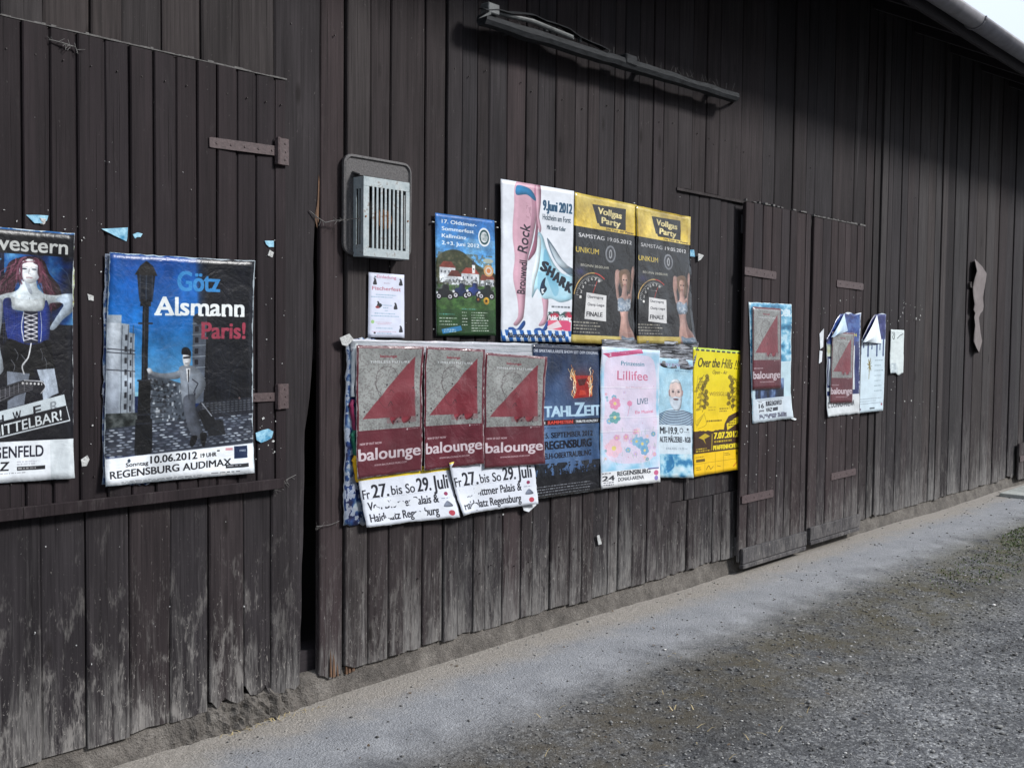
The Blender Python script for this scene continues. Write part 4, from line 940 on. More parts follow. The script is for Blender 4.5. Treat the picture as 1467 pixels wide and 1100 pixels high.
def art_paris():
    c = Cv(560, 790, (.05, .12, .28))
    c.vgrad(0, .30, (.03, .22, .50), (.07, .42, .72), 0, .70); c.vgrad(.30, .62, (.07, .42, .72), (.56, .78, .86), 0, .70)
    c.mottle(0, 0, .62, .6, [(.02, .16, .40), (.06, .38, .66), (.28, .58, .78)], 3, 4, .35, sy=.25)
    # wall of a dark house at the right
    for k in range(12): c.poly([(.57+k*.009, 0), (1, 0), (1, .72), (.64, .72), (.60+k*.004, .30), (.58+k*.008, .12)], (.045, .05, .075), .22)
    c.poly([(.66, 0), (1, 0), (1, .72), (.64, .72), (.655, .3)], (.045, .05, .075)); c.mottle(.67, .0, 1, .70, [(.02, .02, .04), (.06, .07, .10), (.12, .13, .17)], 9, 6, .5, sy=.4)
    c.poly([(.56, .28), (.66, .26), (.64, .66), (.56, .66)], (.30, .33, .38))
    for k in range(7): c.rect(.575, .31+k*.05, .60, .335+k*.05, (.08, .08, .12)); c.line([(.555, .298+k*.05), (.65, .295+k*.05)], .004, (.6, .64, .68))
    c.ell(.61, .275, .05, .025, (.15, .17, .20))
    # house block at the left
    c.poly([(0, .265), (.09, .265), (.09, .30), (.14, .305), (.14, .34), (.175, .345), (.185, .74), (0, .76)], (.56, .60, .64))
    c.vgrad(.30, .74, (.70, .73, .76), (.42, .45, .50), .0, .085, .8)
    for y in (.41, .425, .50): c.line([(0, y), (.18, y+.01)], .006, (.16, .17, .20))
    for x in (.095, .135, .165): c.line([(x, .31), (x, .73)], .004, (.20, .22, .26))
    for k in range(8): c.rect(.115, .35+k*.05, .13, .375+k*.05, (.12, .13, .16)); c.rect(.148, .36+k*.05, .158, .385+k*.05, (.10, .11, .14))
    # street of houses going down behind
    c.poly([(.25, .50), (.34, .53), (.45, .56), (.56, .58), (.56, .74), (.2, .74)], (.26, .29, .33))
    r = random.Random(9)
    for k in range(170): x = r.uniform(.26, .56); y = r.uniform(.53+(x-.26)*.2, .73); c.rect(x, y, x+r.uniform(.006, .018), y+r.uniform(.004, .018), r.choice(((.70, .73, .76), (.07, .08, .10), (.12, .13, .16), (.45, .48, .52))), .85)
    for k in range(7): c.line([(.26, .56+k*.027), (.40, .585+k*.022)], .004, (.07, .08, .10))
    c.mottle(0, .69, .2, .755, [(.05, .06, .06), (.18, .20, .20), (.36, .38, .38)], 22, 3)
    # cobbles
    c.poly([(0, .755), (1, .705), (1, .875), (0, .875)], (.16, .18, .22)); c.poly([(.62, .655), (1, .640), (1, .72), (.5, .74)], (.12, .13, .16))
    for j in range(11):
        y = .765+j*.0115
        for k in range(26):
            x = k*.045+(j % 2)*.02+r.uniform(-.006, .006); yy = y-x*.045; c.ell(x, yy, .018, .0038, r.choice(((.42, .45, .50), (.28, .30, .35), (.60, .63, .67), (.15, .16, .20))), .9)
    for j in range(5):
        for k in range(14): x = .64+k*.03; c.ell(x, .665+j*.011-(x-.6)*.03, .012, .003, (.35, .37, .40), .7)
    # lamp post
    D = (.035, .04, .055)
    c.rect(.222, .20, .262, .86, D); c.poly([(.19, .72), (.295, .72), (.30, .85), (.29, .88), (.19, .88), (.185, .85)], D); c.poly([(.205, .55), (.28, .55), (.285, .72), (.20, .72)], D)
    c.poly([(.18, .09), (.30, .09), (.285, .205), (.20, .205)], (.07, .09, .13)); c.poly([(.165, .09), (.20, .05), (.24, .025), (.285, .05), (.315, .09)], (.10, .09, .09)); c.rect(.205, .195, .275, .225, D)
    for x in (.20, .24, .28): c.line([(x, .09), (x+.003, .20)], .005, (.18, .22, .28))
    for y in (.30, .55, .70, .74): c.line([(.20, y), (.285, y)], .010, (.10, .11, .14))
    c.line([(.236, .23), (.236, .54)], .004, (.20, .24, .30))
    # man in a suit, one arm on the post, leaning
    S = (.46, .49, .53); S2 = (.30, .32, .36)
    c.blob([(.27, .505), (.30, .512), (.36, .52), (.44, .515), (.49, .50), (.50, .53), (.44, .548), (.35, .540), (.29, .528)], S)
    c.blob([(.255, .500), (.28, .497), (.295, .515), (.27, .522)], (.76, .78, .80))
    c.blob([(.47, .495), (.53, .485), (.59, .50), (.64, .54), (.655, .58), (.62, .62), (.58, .645), (.575, .60), (.60, .57), (.585, .60), (.57, .66), (.50, .665), (.485, .60), (.475, .54)], S)
    c.blob([(.50, .635), (.575, .62), (.585, .68), (.60, .75), (.645, .80), (.63, .825), (.56, .80), (.52, .73)], S2); c.blob([(.56, .64), (.60, .72), (.64, .80), (.60, .81), (.55, .74)], (.28, .30, .34))
    c.blob([(.62, .80), (.665, .80), (.655, .85), (.635, .855)], (.05, .05, .06)); c.blob([(.56, .81), (.60, .81), (.58, .85), (.55, .85)], (.05, .05, .06))
    c.poly([(.515, .50), (.545, .50), (.535, .56), (.525, .56)], (.88, .89, .90)); c.poly([(.527, .505), (.537, .505), (.536, .56), (.53, .565)], (.06, .06, .08))
    c.blob([(.495, .435), (.52, .428), (.545, .44), (.55, .465), (.535, .49), (.51, .492), (.495, .47)], (.80, .81, .82)); c.blob([(.485, .435), (.49, .41), (.52, .405), (.545, .42), (.55, .445), (.53, .44), (.505, .438)], (.06, .06, .08))
    c.line([(.502, .452), (.54, .450)], .012, (.08, .08, .10)); c.line([(.512, .478), (.533, .477)], .006, (.4, .4, .42)); c.line([(.56, .55), (.60, .57), (.57, .61)], .006, (.12, .13, .16)); c.line([(.53, .57), (.54, .64)], .004, (.12, .13, .16))
    c.poly([(.66, .74), (.78, .74), (.80, .81), (.68, .815)], (.10, .105, .12)); c.poly([(.60, .70), (.68, .68), (.74, .76), (.66, .79)], (.07, .075, .09)); c.line([(.63, .66), (.70, .72)], .008, (.5, .52, .55)); 
    c.grade(6, .26, 7); c.blur(1)
    for k in range(9): c.line([(.66+k*.03, .10), (.68+k*.03, .66)], .003, (.14, .15, .19), .5)
    # title
    def slab(st, x, y, w, h, col, b): c.text(st, x, y, w, h, col, bold=b)
    slab('Götz', .455, .065, .29, .085, (.20, .50, .74), .045)
    slab('Alsmann', .305, .182, .625, .078, (.86, .88, .88), .045); slab('Paris!', .625, .292, .315, .072, (.60, .22, .30), .045)
    for (x, y, w) in ((.298, .258, .05), (.37, .258, .05), (.44, .258, .04), (.605, .258, .03), (.66, .258, .03), (.765, .258, .03), (.86, .258, .03), (.90, .258, .035)): c.rect(x, y-.004, x+w, y+.006, (.86, .88, .88))
    for (x, w) in ((.618, .05),): c.rect(x, .358, x+w, .368, (.52, .20, .27)); c.rect(x, .290, x+w, .298, (.52, .20, .27))
    # foot
    c.poly([(0, .885), (1, .858), (1, 1), (0, 1)], WHT); c.line([(0, .885), (1, .858)], .004, (.6, .62, .66))
    c.text('Sonntag', .13, .908, .145, .017, BLK, bold=.03, rot=.03); c.text('10.06.2012', .29, .886, .31, .032, BLK, bold=.035, rot=.028); c.text('19 UHR', .625, .891, .11, .018, BLK, bold=.04, rot=.028)
    c.text('REGENSBURG AUDIMAX', .03, .940, .81, .031, (.07, .07, .09), bold=.04, rot=.03)
    c.small(.10, .986, .84, 2, .006, (.45, .47, .5), seed=4); c.rect(.86, .868, .955, .925, (.06, .13, .26)); c.text('PARIS', .90, .885, .045, .009, WHT); c.rect(.80, .950, .96, .968, (.12, .13, .15)); c.small(.81, .955, .95, 1, .008, WHT); c.small(.70, .982, .97, 1, .010, (.15, .15, .17), seed=8)
    c.rect(.74, .880, .76, .886, (.05, .05, .06)); c.rect(.80, .873, .85, .885, (.7, .35, .38), .6); c.ell(.15, .899, .01, .008, (.2, .25, .3))
    c.fade(7, .22, 5); c.wrinkle(9, (.55, .68, .78), 34, .28); c.edges((.78, .83, .86), .008, 4); return c
def art_fischer():
    c = Cv(240, 420, (.84, .86, .93))
    c.text('Einladung', .22, .03, .55, .045, (.72, .45, .55), bold=.02, rot=-.01); c.text('zum', .42, .135, .16, .025, (.60, .50, .60)); c.text('Fischerfest', .10, .21, .80, .055, (.68, .40, .46), bold=.03)
    for i, (w, y) in enumerate(((.6, .33), (.86, .365), (.3, .49), (.2, .53), (.1, .575), (.66, .62), (.84, .66), (.6, .76), (.5, .785), (.56, .85), (.8, .905), (.5, .93))): c.small(.5-w/2, y, .5+w/2, 1, .026, ((.35, .55, .65), (.75, .55, .62))[i in (7, 8, 10)], .75, i)
    for (x, y) in ((.17, .13), (.90, .12), (.27, .49), (.75, .50), (.90, .86)):
        c.blob([(x-.05, y+.05), (x-.02, y-.02), (x+.02, y-.04), (x+.05, y+.02), (x+.05, y+.05)], (.14, .15, .18)); c.ell(x-.01, y-.04, .025, .013, (.2, .2, .22))
    c.ell(.25, .53, .06, .02, (.55, .2, .22)); c.ell(.32, .50, .05, .03, (.12, .14, .16)); c.ell(.12, .76, .045, .028, (.62, .78, .52)); c.ell(.18, .06, .03, .01, (.2, .3, .4)); c.ell(.18, .93, .03, .014, (.2, .2, .22))
    c.fade(3, .04); return c
def art_oldtimer():
    c = Cv(400, 760, (.1, .3, .6)); r = random.Random(3)
    c.vgrad(0, .5, (.12, .38, .66), (.44, .68, .84)); c.mottle(0, .18, 1, .5, [(.20, .45, .70), (.5, .7, .82), (.75, .82, .86)], 4, 2, .35)
    c.blob([(0, .40), (.10, .32), (.28, .285), (.45, .30), (.60, .36), (.80, .43), (1, .47), (1, .62), (0, .62)], (.20, .22, .14)); c.mottle(0, .31, .95, .6, [(.10, .12, .07), (.24, .25, .16), (.38, .36, .28)], 30, 5, .65, thr=.52)
    for (x0, y0, w, h, rc) in ((.06, .43, .26, .13, (.50, .24, .20)), (.20, .50, .22, .09, (.38, .20, .17)), (.42, .47, .30, .10, (.62, .25, .20)), (.74, .52, .12, .08, (.45, .25, .2)), (.84, .51, .14, .09, (.5, .26, .2))):
        c.rect(x0, y0, x0+w, y0+h, (.78, .80, .82)); c.poly([(x0-.01, y0+.005), (x0+w*.25, y0-.045), (x0+w*.75, y0-.045), (x0+w+.01, y0+.005)], rc)
        for k in range(4): c.rect(x0+.02+k*w*.24, y0+.03, x0+.04+k*w*.24, y0+.05, (.28, .30, .34))
    c.rect(.60, .40, .65, .47, (.85, .86, .86)); c.poly([(.595, .40), (.625, .355), (.655, .40)], (.18, .20, .24)); c.ell(.625, .435, .012, .006, (.2, .2, .24))
    c.vgrad(.58, 1, (.20, .34, .16), (.10, .22, .10)); c.mottle(0, .575, 1, .78, [(.12, .24, .09), (.26, .40, .18), (.34, .46, .26)], 16, 7, .6)
    c.mottle(0, .52, 1, .66, [(.10, .12, .10), (.30, .32, .30), (.52, .54, .54)], 26, 9, .8, thr=.5)
    for (x, y, s, col) in ((.13, .655, .16, (.08, .09, .11)), (.40, .64, .15, (.10, .16, .30)), (.62, .63, .14, (.12, .20, .42)), (.84, .64, .16, (.06, .10, .10))):
        c.blob([(x-s*.7, y), (x-s*.6, y-.035), (x-s*.2, y-.045), (x-s*.1, y-.075), (x+s*.4, y-.075), (x+s*.5, y-.035), (x+s*.8, y-.02), (x+s*.8, y+.02), (x-s*.6, y+.03)], col)
        c.line([(x-s*.1, y-.045), (x-s*.05, y-.10), (x+s*.45, y-.10), (x+s*.5, y-.04)], .010, (.20, .20, .22))
        for sx in (-.55, .6): c.ell(x+s*sx, y+.02, .052, .028, (.07, .07, .08)); c.ell(x+s*sx, y+.02, .032, .017, (.72, .72, .74)); c.ell(x+s*sx, y+.02, .014, .008, (.2, .2, .22))
        c.ell(x-s*.75, y-.01, .02, .011, (.85, .86, .88))
    c.ell(.84, .70, .05, .032, (.80, .60, .18)); c.ell(.84, .70, .02, .012, (.2, .12, .05)); c.ell(.70, .69, .045, .026, (.10, .10, .10)); c.ell(.70, .69, .02, .012, (.5, .3, .15))
    c.grade(3, .30, 10); c.blur(1)
    for i, (t_, w) in enumerate((('17. Oldtimer-', .58), ('Sommerfest', .53), ('Kallmünz', .40), ('2.+3. Juni 2012', .62))): c.text(t_, .105, .045+i*.058, w, .030, (.90, .93, .95), bold=.03)
    c.ell(.815, .155, .105, .080, (.86, .88, .90)); c.ell(.815, .155, .085, .064, (.12, .28, .30)); c.ell(.815, .155, .060, .046, (.84, .86, .88)); c.mottle(.76, .12, .87, .19, [(.2, .3, .3), (.8, .8, .8)], 30, 3, .6)
    c.ell(.88, .355, .09, .020, (.62, .66, .62)); c.ell(.885, .44, .085, .050, (.80, .62, .42)); c.ell(.885, .44, .055, .034, (.82, .80, .76)); c.ell(.885, .44, .035, .02, (.8, .5, .3))
    c.small(.42, .77, .75, 1, .022, (.30, .55, .50), 1, 3); c.small(.05, .815, .38, 1, .022, (.30, .55, .50), 1, 4)
    for k in range(3): c.small(.05, .85+k*.026, .35, 1, .016, (.80, .84, .80), .9, 20+k)
    for k in range(8): c.small(.58, .80+k*.022, .92, 1, .015, (.84, .87, .84), .9, 30+k)
    for k in range(5): c.small(.42, .80+k*.026, .52, 1, .014, (.84, .87, .84), .9, 50+k)
    c.poly([(.08, .945), (.40, .915), (.42, .955), (.10, .985)], (.16, .46, .66)); c.small(.12, .945, .38, 2, .016, (.8, .88, .92), .8, 60); c.fade(5, .08); return c
def art_rock():
    c = Cv(440, 980, (.86, .88, .91))
    L = (.76, .60, .66); L2 = (.60, .42, .50)
    # left leg, foot in a flat shoe
    c.blob([(.20, .0), (.46, .0), (.50, .08), (.47, .22), (.42, .36), (.36, .47), (.34, .55), (.33, .70), (.31, .82), (.29, .86), (.22, .90), (.17, .89), (.23, .84), (.22, .74), (.16, .60), (.18, .47), (.15, .33), (.17, .16)], L)
    c.blob([(.40, .06), (.47, .08), (.45, .22), (.40, .38), (.34, .48), (.33, .60), (.31, .78), (.29, .80), (.30, .60), (.32, .46), (.38, .30), (.41, .16)], L2, .55)
    # right leg behind
    c.blob([(.44, .02), (.52, .0), (.53, .1), (.50, .24), (.48, .40), (.42, .46), (.36, .48), (.44, .36), (.47, .2)], (.64, .40, .50))
    c.blob([(.56, .70), (.65, .72), (.645, .80), (.64, .86), (.60, .89), (.54, .90), (.52, .89), (.58, .84), (.58, .78)], L)
    c.blob([(.20, .028), (.28, .02), (.40, .04), (.47, .095), (.44, .10), (.34, .072), (.20, .082)], (.10, .46, .66))
    c.blob([(.12, .945), (.10, .915), (.16, .91), (.22, .92), (.30, .87), (.33, .875), (.32, .90), (.24, .945), (.18, .955)], (.08, .30, .60))
    c.blob([(.48, .945), (.46, .92), (.53, .91), (.58, .915), (.64, .865), (.67, .87), (.66, .90), (.60, .94), (.54, .955)], (.08, .30, .60))
    c.blob([(.46, .0), (.51, .03), (.52, .12), (.51, .2), (.54, .27), (.52, .30), (.49, .25), (.47, .15)], L)
    # cloth held in the hand, blue edged
    c.blob([(.50, .30), (.56, .32), (.62, .40), (.74, .50), (.88, .56), (1.02, .58), (1.02, .70), (.84, .74), (.70, .72), (.58, .72), (.50, .66), (.42, .72), (.44, .60), (.50, .48), (.49, .38)], (.66, .82, .88))
    c.blob([(.50, .32), (.54, .36), (.52, .50), (.46, .62), (.43, .70), (.42, .58), (.47, .46)], (.86, .92, .94)); c.blob([(.60, .40), (.72, .54), (.80, .66), (.74, .70), (.64, .60), (.58, .50)], (.30, .60, .74), .55)
    c.blob([(.62, .33), (.72, .38), (.88, .48), (1.02, .52), (1.02, .57), (.84, .52), (.70, .44)], (.42, .50, .56)); c.blob([(.66, .36), (.80, .44), (.95, .51), (.80, .50), (.70, .42)], (.72, .78, .82))
    c.mottle(.50, .55, 1, .72, [(.40, .68, .80), (.80, .9, .93)], 5, 4, .35)
    c.grade(2, .06, 5); c.blur(1)
    ink = (.06, .10, .16)
    for i, ch in enumerate('SHARK'): c.text(ch, .535+i*.090, .475+i*.031, .082, .060, ink, bold=.09, rot=-.42, slant=-.1)
    c.blob([(.53, .665), (.56, .61), (.61, .585), (.60, .63), (.63, .66), (.57, .70), (.55, .69)], (.05, .15, .26)); c.poly([(.55, .66), (.60, .655), (.575, .672), (.60, .685), (.56, .69)], (.84, .88, .90))
    # head lines
    c.text('9.Juni 2012', .565, .090, .41, .062, (.05, .27, .40), bold=.05); c.text('Holzheim am Forst', .56, .178, .40, .036, (.14, .22, .28), bold=.02); c.text('Mit Stodler Toller'.replace('Stodler Toller', 'Stelzer Keller'), .62, .245, .27, .028, (.16, .24, .30), bold=.02)
    # words written down the leg
    c.text('Brouwedl', .315, .655, .47, .045, (.14, .10, .16), bold=.03, rot=1.50); c.text('Rock', .345, .385, .40, .058, (.14, .10, .16), bold=.03, rot=1.46, slant=.15)
    c.mottle(.33, .12, .40, .22, [(.3, .2, .26), (.75, .58, .64)], 22, 7, .5, thr=.5)
    c.small(.70, .765, .99, 1, .022, (.30, .33, .36), 1, 6); c.poly([(.65, .855), (.86, .845), (.86, .925), (.65, .915)], (.86, .38, .48)); c.poly([(.84, .845), (.99, .865), (.99, .94), (.84, .915)], (.82, .30, .46)); c.poly([(.64, .90), (.8, .86), (.86, .9), (.66, .925)], (.88, .82, .84))
    c.mottle(.64, .80, 1, .86, [(.05, .10, .10), (.15, .35, .33), (.7, .2, .3)], 12, 5, 1, thr=.42); c.text('Public Viewing', .66, .828, .33, .030, (.92, .93, .95), bold=.04)
    c.text('Einlass 19.00  VVK 10 €', .62, .952, .36, .018, (.35, .36, .38), bold=.01)
    # diamond band
    c.rect(0, .905+.02, 1, 1, (.84, .88, .92)) if False else None
    y0 = .962
    c.rect(0, y0-.035, 1, 1, (.84, .88, .92))
    for k in range(12):
        for j in range(3): x = k*.10-.05+(j % 2)*.05; y = y0-.035+j*.037; c.poly([(x, y), (x+.055, y), (x+.075, y+.037), (x+.02, y+.037)], (.08, .36, .66))
    c.text('Bluntnbayerischer Abend', .10, .945, .80, .030, (.06, .08, .14), bold=.05)
    c.fade(6, .05); return c
def art_party(seed, glossy=1):
    c = Cv(420, 760, (.05, .05, .06)); r = random.Random(seed)
    Yl = (.78, .68, .30); Y2 = (.84, .68, .12)
    c.vgrad(0, .22, Yl, Y2); c.mottle(0, 0, 1, .22, [(.55, .46, .20), (.82, .74, .40), (.93, .88, .66)], 4, seed, .5)
    c.poly([(.28, .055), (.82, .045), (.82, .195), (.40, .195), (.38, .175), (.36, .18)], (.07, .06, .06))
    c.text('Vollgas', .37, .068, .38, .042, (.86, .80, .56), bold=.07, rot=-.04); c.text('Party', .43, .130, .30, .042, (.86, .80, .56), bold=.07, rot=-.04)
    c.text('Die Tour der Power', .50, .200, .46, .014, (.16, .12, .05), bold=.03)
    c.text('SAMSTAG 19.05.2012', .08, .262, .84, .026, (.76, .76, .76), bold=.04); c.text('UNIKUM', .04, .355, .35, .036, (.80, .70, .26), bold=.03)
    c.ell(.58, .375, .085, .060, (.45, .46, .48)); c.ell(.58, .375, .062, .046, (.15, .15, .17)); c.ell(.58, .375, .026, .032, (.62, .63, .64)); c.ell(.58, .375, .010, .02, (.1, .1, .12))
    c.text('BEGINN 20:00UHR', .12, .465, .44, .017, (.74, .73, .66), bold=.03)
    # rev counter arc
    for k in range(26):
        a = math.pi*(1.05+.62*(k/25)) ; P = lambda q, rad: (.32+math.cos(q)*rad, .70+math.sin(q)*rad*.62)
        c.line([P(a, .29), P(a+.08, .29)], .014, (.76, .62, .34) if k < 19 else (.72, .20, .16)); c.line([P(a, .26), P(a, .225 if k % 4 == 0 else .245)], .006, (.86, .86, .84))
    for k, n in enumerate('12345678'): a = math.pi*(1.0+.09*k); c.text(n, .32+math.cos(a)*.195-.012, .68+math.sin(a)*.13, .030, .018, (.86, .86, .84), bold=.03)
    c.line([(.31, .66), (.37, .575)], .008, (.8, .2, .16)); c.small(.24, .60, .36, 1, .014, (.7, .7, .7), .8, 2); c.glow(.12, .52, .08, .03, (.12, .10, .35), .7)
    # woman with raised arms in patterned bikini
    sk = (.66, .52, .48); sk2 = (.46, .34, .32)
    c.blob([(.66, .49), (.70, .475), (.75, .50), (.745, .56), (.72, .60), (.735, .66), (.74, .69), (.70, .685), (.675, .62), (.655, .55)], sk); c.blob([(.93, .46), (.96, .44), (.975, .50), (.94, .62), (.92, .70), (.86, .70), (.88, .64), (.92, .56)], sk)
    c.blob([(.72, .50), (.78, .47), (.88, .47), (.93, .52), (.93, .58), (.90, .64), (.86, .62), (.80, .62), (.76, .60)], (.42, .33, .26)); c.blob([(.78, .51), (.83, .50), (.87, .52), (.87, .57), (.84, .595), (.80, .58), (.775, .55)], (.72, .58, .52))
    c.ell(.805, .543, .012, .005, (.15, .12, .12)); c.ell(.848, .543, .012, .005, (.15, .12, .12)); c.line([(.81, .575), (.84, .575)], .008, (.55, .25, .25))
    c.blob([(.79, .59), (.86, .59), (.87, .65), (.93, .67), (.90, .74), (.88, .80), (.91, .87), (.97, .92), (1, 1), (.76, 1), (.74, .92), (.76, .82), (.73, .75), (.71, .69), (.77, .65)], sk); c.blob([(.88, .66), (.93, .67), (.90, .74), (.88, .80), (.91, .88), (.96, .96), (.9, .98), (.86, .86), (.86, .76)], sk2, .7)
    c.blob([(.71, .69), (.78, .67), (.84, .69), (.90, .67), (.92, .72), (.89, .76), (.82, .765), (.74, .765)], (.46, .52, .58)); c.mottle(.71, .675, .92, .765, [(.15, .2, .3), (.75, .78, .8)], 40, seed, .8, thr=.52)
    c.blob([(.78, .94), (.88, .955), (.96, .945), (1, .97), (.99, 1), (.82, 1)], (.44, .50, .56)); c.mottle(.78, .95, 1, 1, [(.2, .25, .3), (.7, .72, .75)], 40, 3, .7, thr=.5)
    c.grade(seed, .16, 6); c.blur(1)
    # pasted white note
    c.poly([(.215, .655), (.525, .665), (.525, .845), (.195, .835)], (.84, .84, .84)); c.text('Übertragung', .235, .675, .24, .016, (.25, .25, .27), bold=.02); c.text('Champ.-League', .235, .725, .26, .018, (.25, .25, .27), bold=.02); c.text('FINALE', .225, .785, .24, .030, (.12, .12, .14), bold=.05)
    for k in range(4): c.small(.03, .855+k*.022, .52, 1, .017, (.72, .70, .64), .9, 80+k)
    c.rect(0, .945, .76, 1, (.78, .70, .34)); c.mottle(0, .945, .76, 1, [(.62, .52, .22), (.88, .82, .52)], 5, seed+1, .6)
    c.wrinkle(seed, (.80, .80, .82), 26, .5); c.fade(seed, .10); return c
def art_triangle(sd=7):
    c = Cv(380, 640, MAR)
    c.rect(.035, .022, .965, .645, (.52, .53, .53)); c.mottle(.035, .022, .965, .645, [(.47, .47, .47), (.54, .55, .54), (.60, .61, .60)], 4, 3, .8)
    c.mottle(.035, .022, .965, .645, [(.30, .29, .29), (.40, .38, .38)], 55, 6, .5, thr=.66)
    c.poly([(.09, .555), (.87, .080), (.89, .555)], (.48, .225, .255)); c.mottle(.45, .36, .90, .60, [(.42, .19, .22), (.51, .26, .29)], 6, 4, .3)
    c.blob([(.50, .555), (.52, .59), (.55, .61), (.58, .58), (.62, .555)], (.50, .18, .22)); c.blob([(.68, .555), (.70, .60), (.74, .605), (.79, .59), (.82, .555)], (.50, .18, .22))
    c.blob([(.52, .42), (.62, .36), (.78, .38), (.84, .46), (.80, .55), (.60, .56), (.53, .50)], (.45, .15, .19), .55)
    ink = (.20, .14, .15)
    c.line([(.30, .285), (.30, .22), (.40, .165), (.52, .165), (.60, .205), (.62, .24)], .005, ink, .85, True); c.line([(.28, .27), (.30, .33), (.36, .365), (.36, .39), (.33, .37), (.30, .31)], .005, ink, .85, True)
    c.line([(.36, .37), (.34, .42), (.42, .475), (.50, .46), (.53, .43)], .004, ink, .7, True); c.line([(.47, .46), (.51, .43), (.54, .46)], .008, ink, .8); c.line([(.50, .36), (.52, .34), (.56, .36)], .005, ink, .8)
    for (x, y) in ((.12, .50), (.55, .585), (.61, .59), (.66, .56), (.80, .60), (.92, .55), (.86, .33), (.46, .30)): c.ell(x, y, .012, .008, (.15, .12, .14), .8)
    c.text('balounge', .36, .070, .24, .020, (.50, .20, .24), bold=.04); c.text('TIMELESS FUTURE', .20, .115, .60, .018, (.80, .82, .83), slant=.1)
    c.rect(.02, .642, .98, .652, MAR); c.small(.04, .663, .70, 1, .006, (.55, .40, .42), .5, 3); c.small(.78, .650, .95, 1, .010, (.8, .8, .8), .8, 2); c.ell(.77, .655, .010, .008, (.85, .85, .85))
    c.text('NEW EP OUT NOW', .05, .735, .32, .016, (.78, .74, .75), bold=.05)
    c.text('balounge', .03, .780, .94, .088, (.90, .90, .92), bold=.042)
    c.text('WWW.BALOUNGE-MUSIC.COM', .26, .905, .50, .014, (.78, .74, .75), bold=.02)
    c.mottle(0, .65, 1, 1, [(.28, .11, .14), (.38, .18, .21)], 3, 8, .25); c.fade(sd, .16, 3); c.wrinkle(sd, (.66, .64, .64), 16+sd % 5*3, .4); c.edges((.70, .68, .68), .006+.003*(sd % 4), sd); return c
def art_juli(full, seed):
    c = Cv(520, 330, (.86, .88, .92)); 
    if full: c.poly([(0, 0), (1, 0), (1, .14), (0, .12)], (.88, .76, .14)); c.small(.3, .03, .85, 1, .06, (.3, .26, .1), .8, 2)
    else: c.poly([(0, 0), (.5, 0), (.5, .02), (0, .03)], (.88, .76, .14))
    k = (.10, .11, .15)
    c.text('Fr', .02, .30, .075, .17, k, bold=.02); c.text('27.', .12, .225, .17, .24, k, bold=.03); c.text('bis So', .32, .285, .25, .17, k, bold=.02); c.text('29.', .60, .215, .15, .24, k, bold=.03); c.text('Juli', .78, .205, .17, .25, k, bold=.03)
    c.small(.05, .475, .95, 1, .02, (.6, .62, .66), .6, 3)
    c.text('Von Dittmer Palais &', .05, .54, .76, .15, k, bold=.03); c.text('Haidplatz Regensburg', .05, .76, .74, .15, k, bold=.03)
    r = random.Random(seed)
    for q in range(11 if full else 8): x = r.uniform(.05, .62) if full else r.uniform(.02, .34); y = r.uniform(.52, .94); c.blob([(x, y), (x+.05, y-.05), (x+.09, y+.02), (x+.05, y+.09), (x-.01, y+.06)], (.86, .88, .91), .99)
    c.ell(.90, .55, .022, .035, (.55, .20, .34)); c.small(.84, .62, .97, 1, .03, (.4, .42, .5)); c.blob([(.85, .78), (.90, .68), (.95, .78)], (.45, .48, .55)); c.ell(.92, .90, .032, .05, (.70, .26, .32))
    c.fade(seed, .05); c.wrinkle(seed, (.66, .70, .76), 16, .5); return c
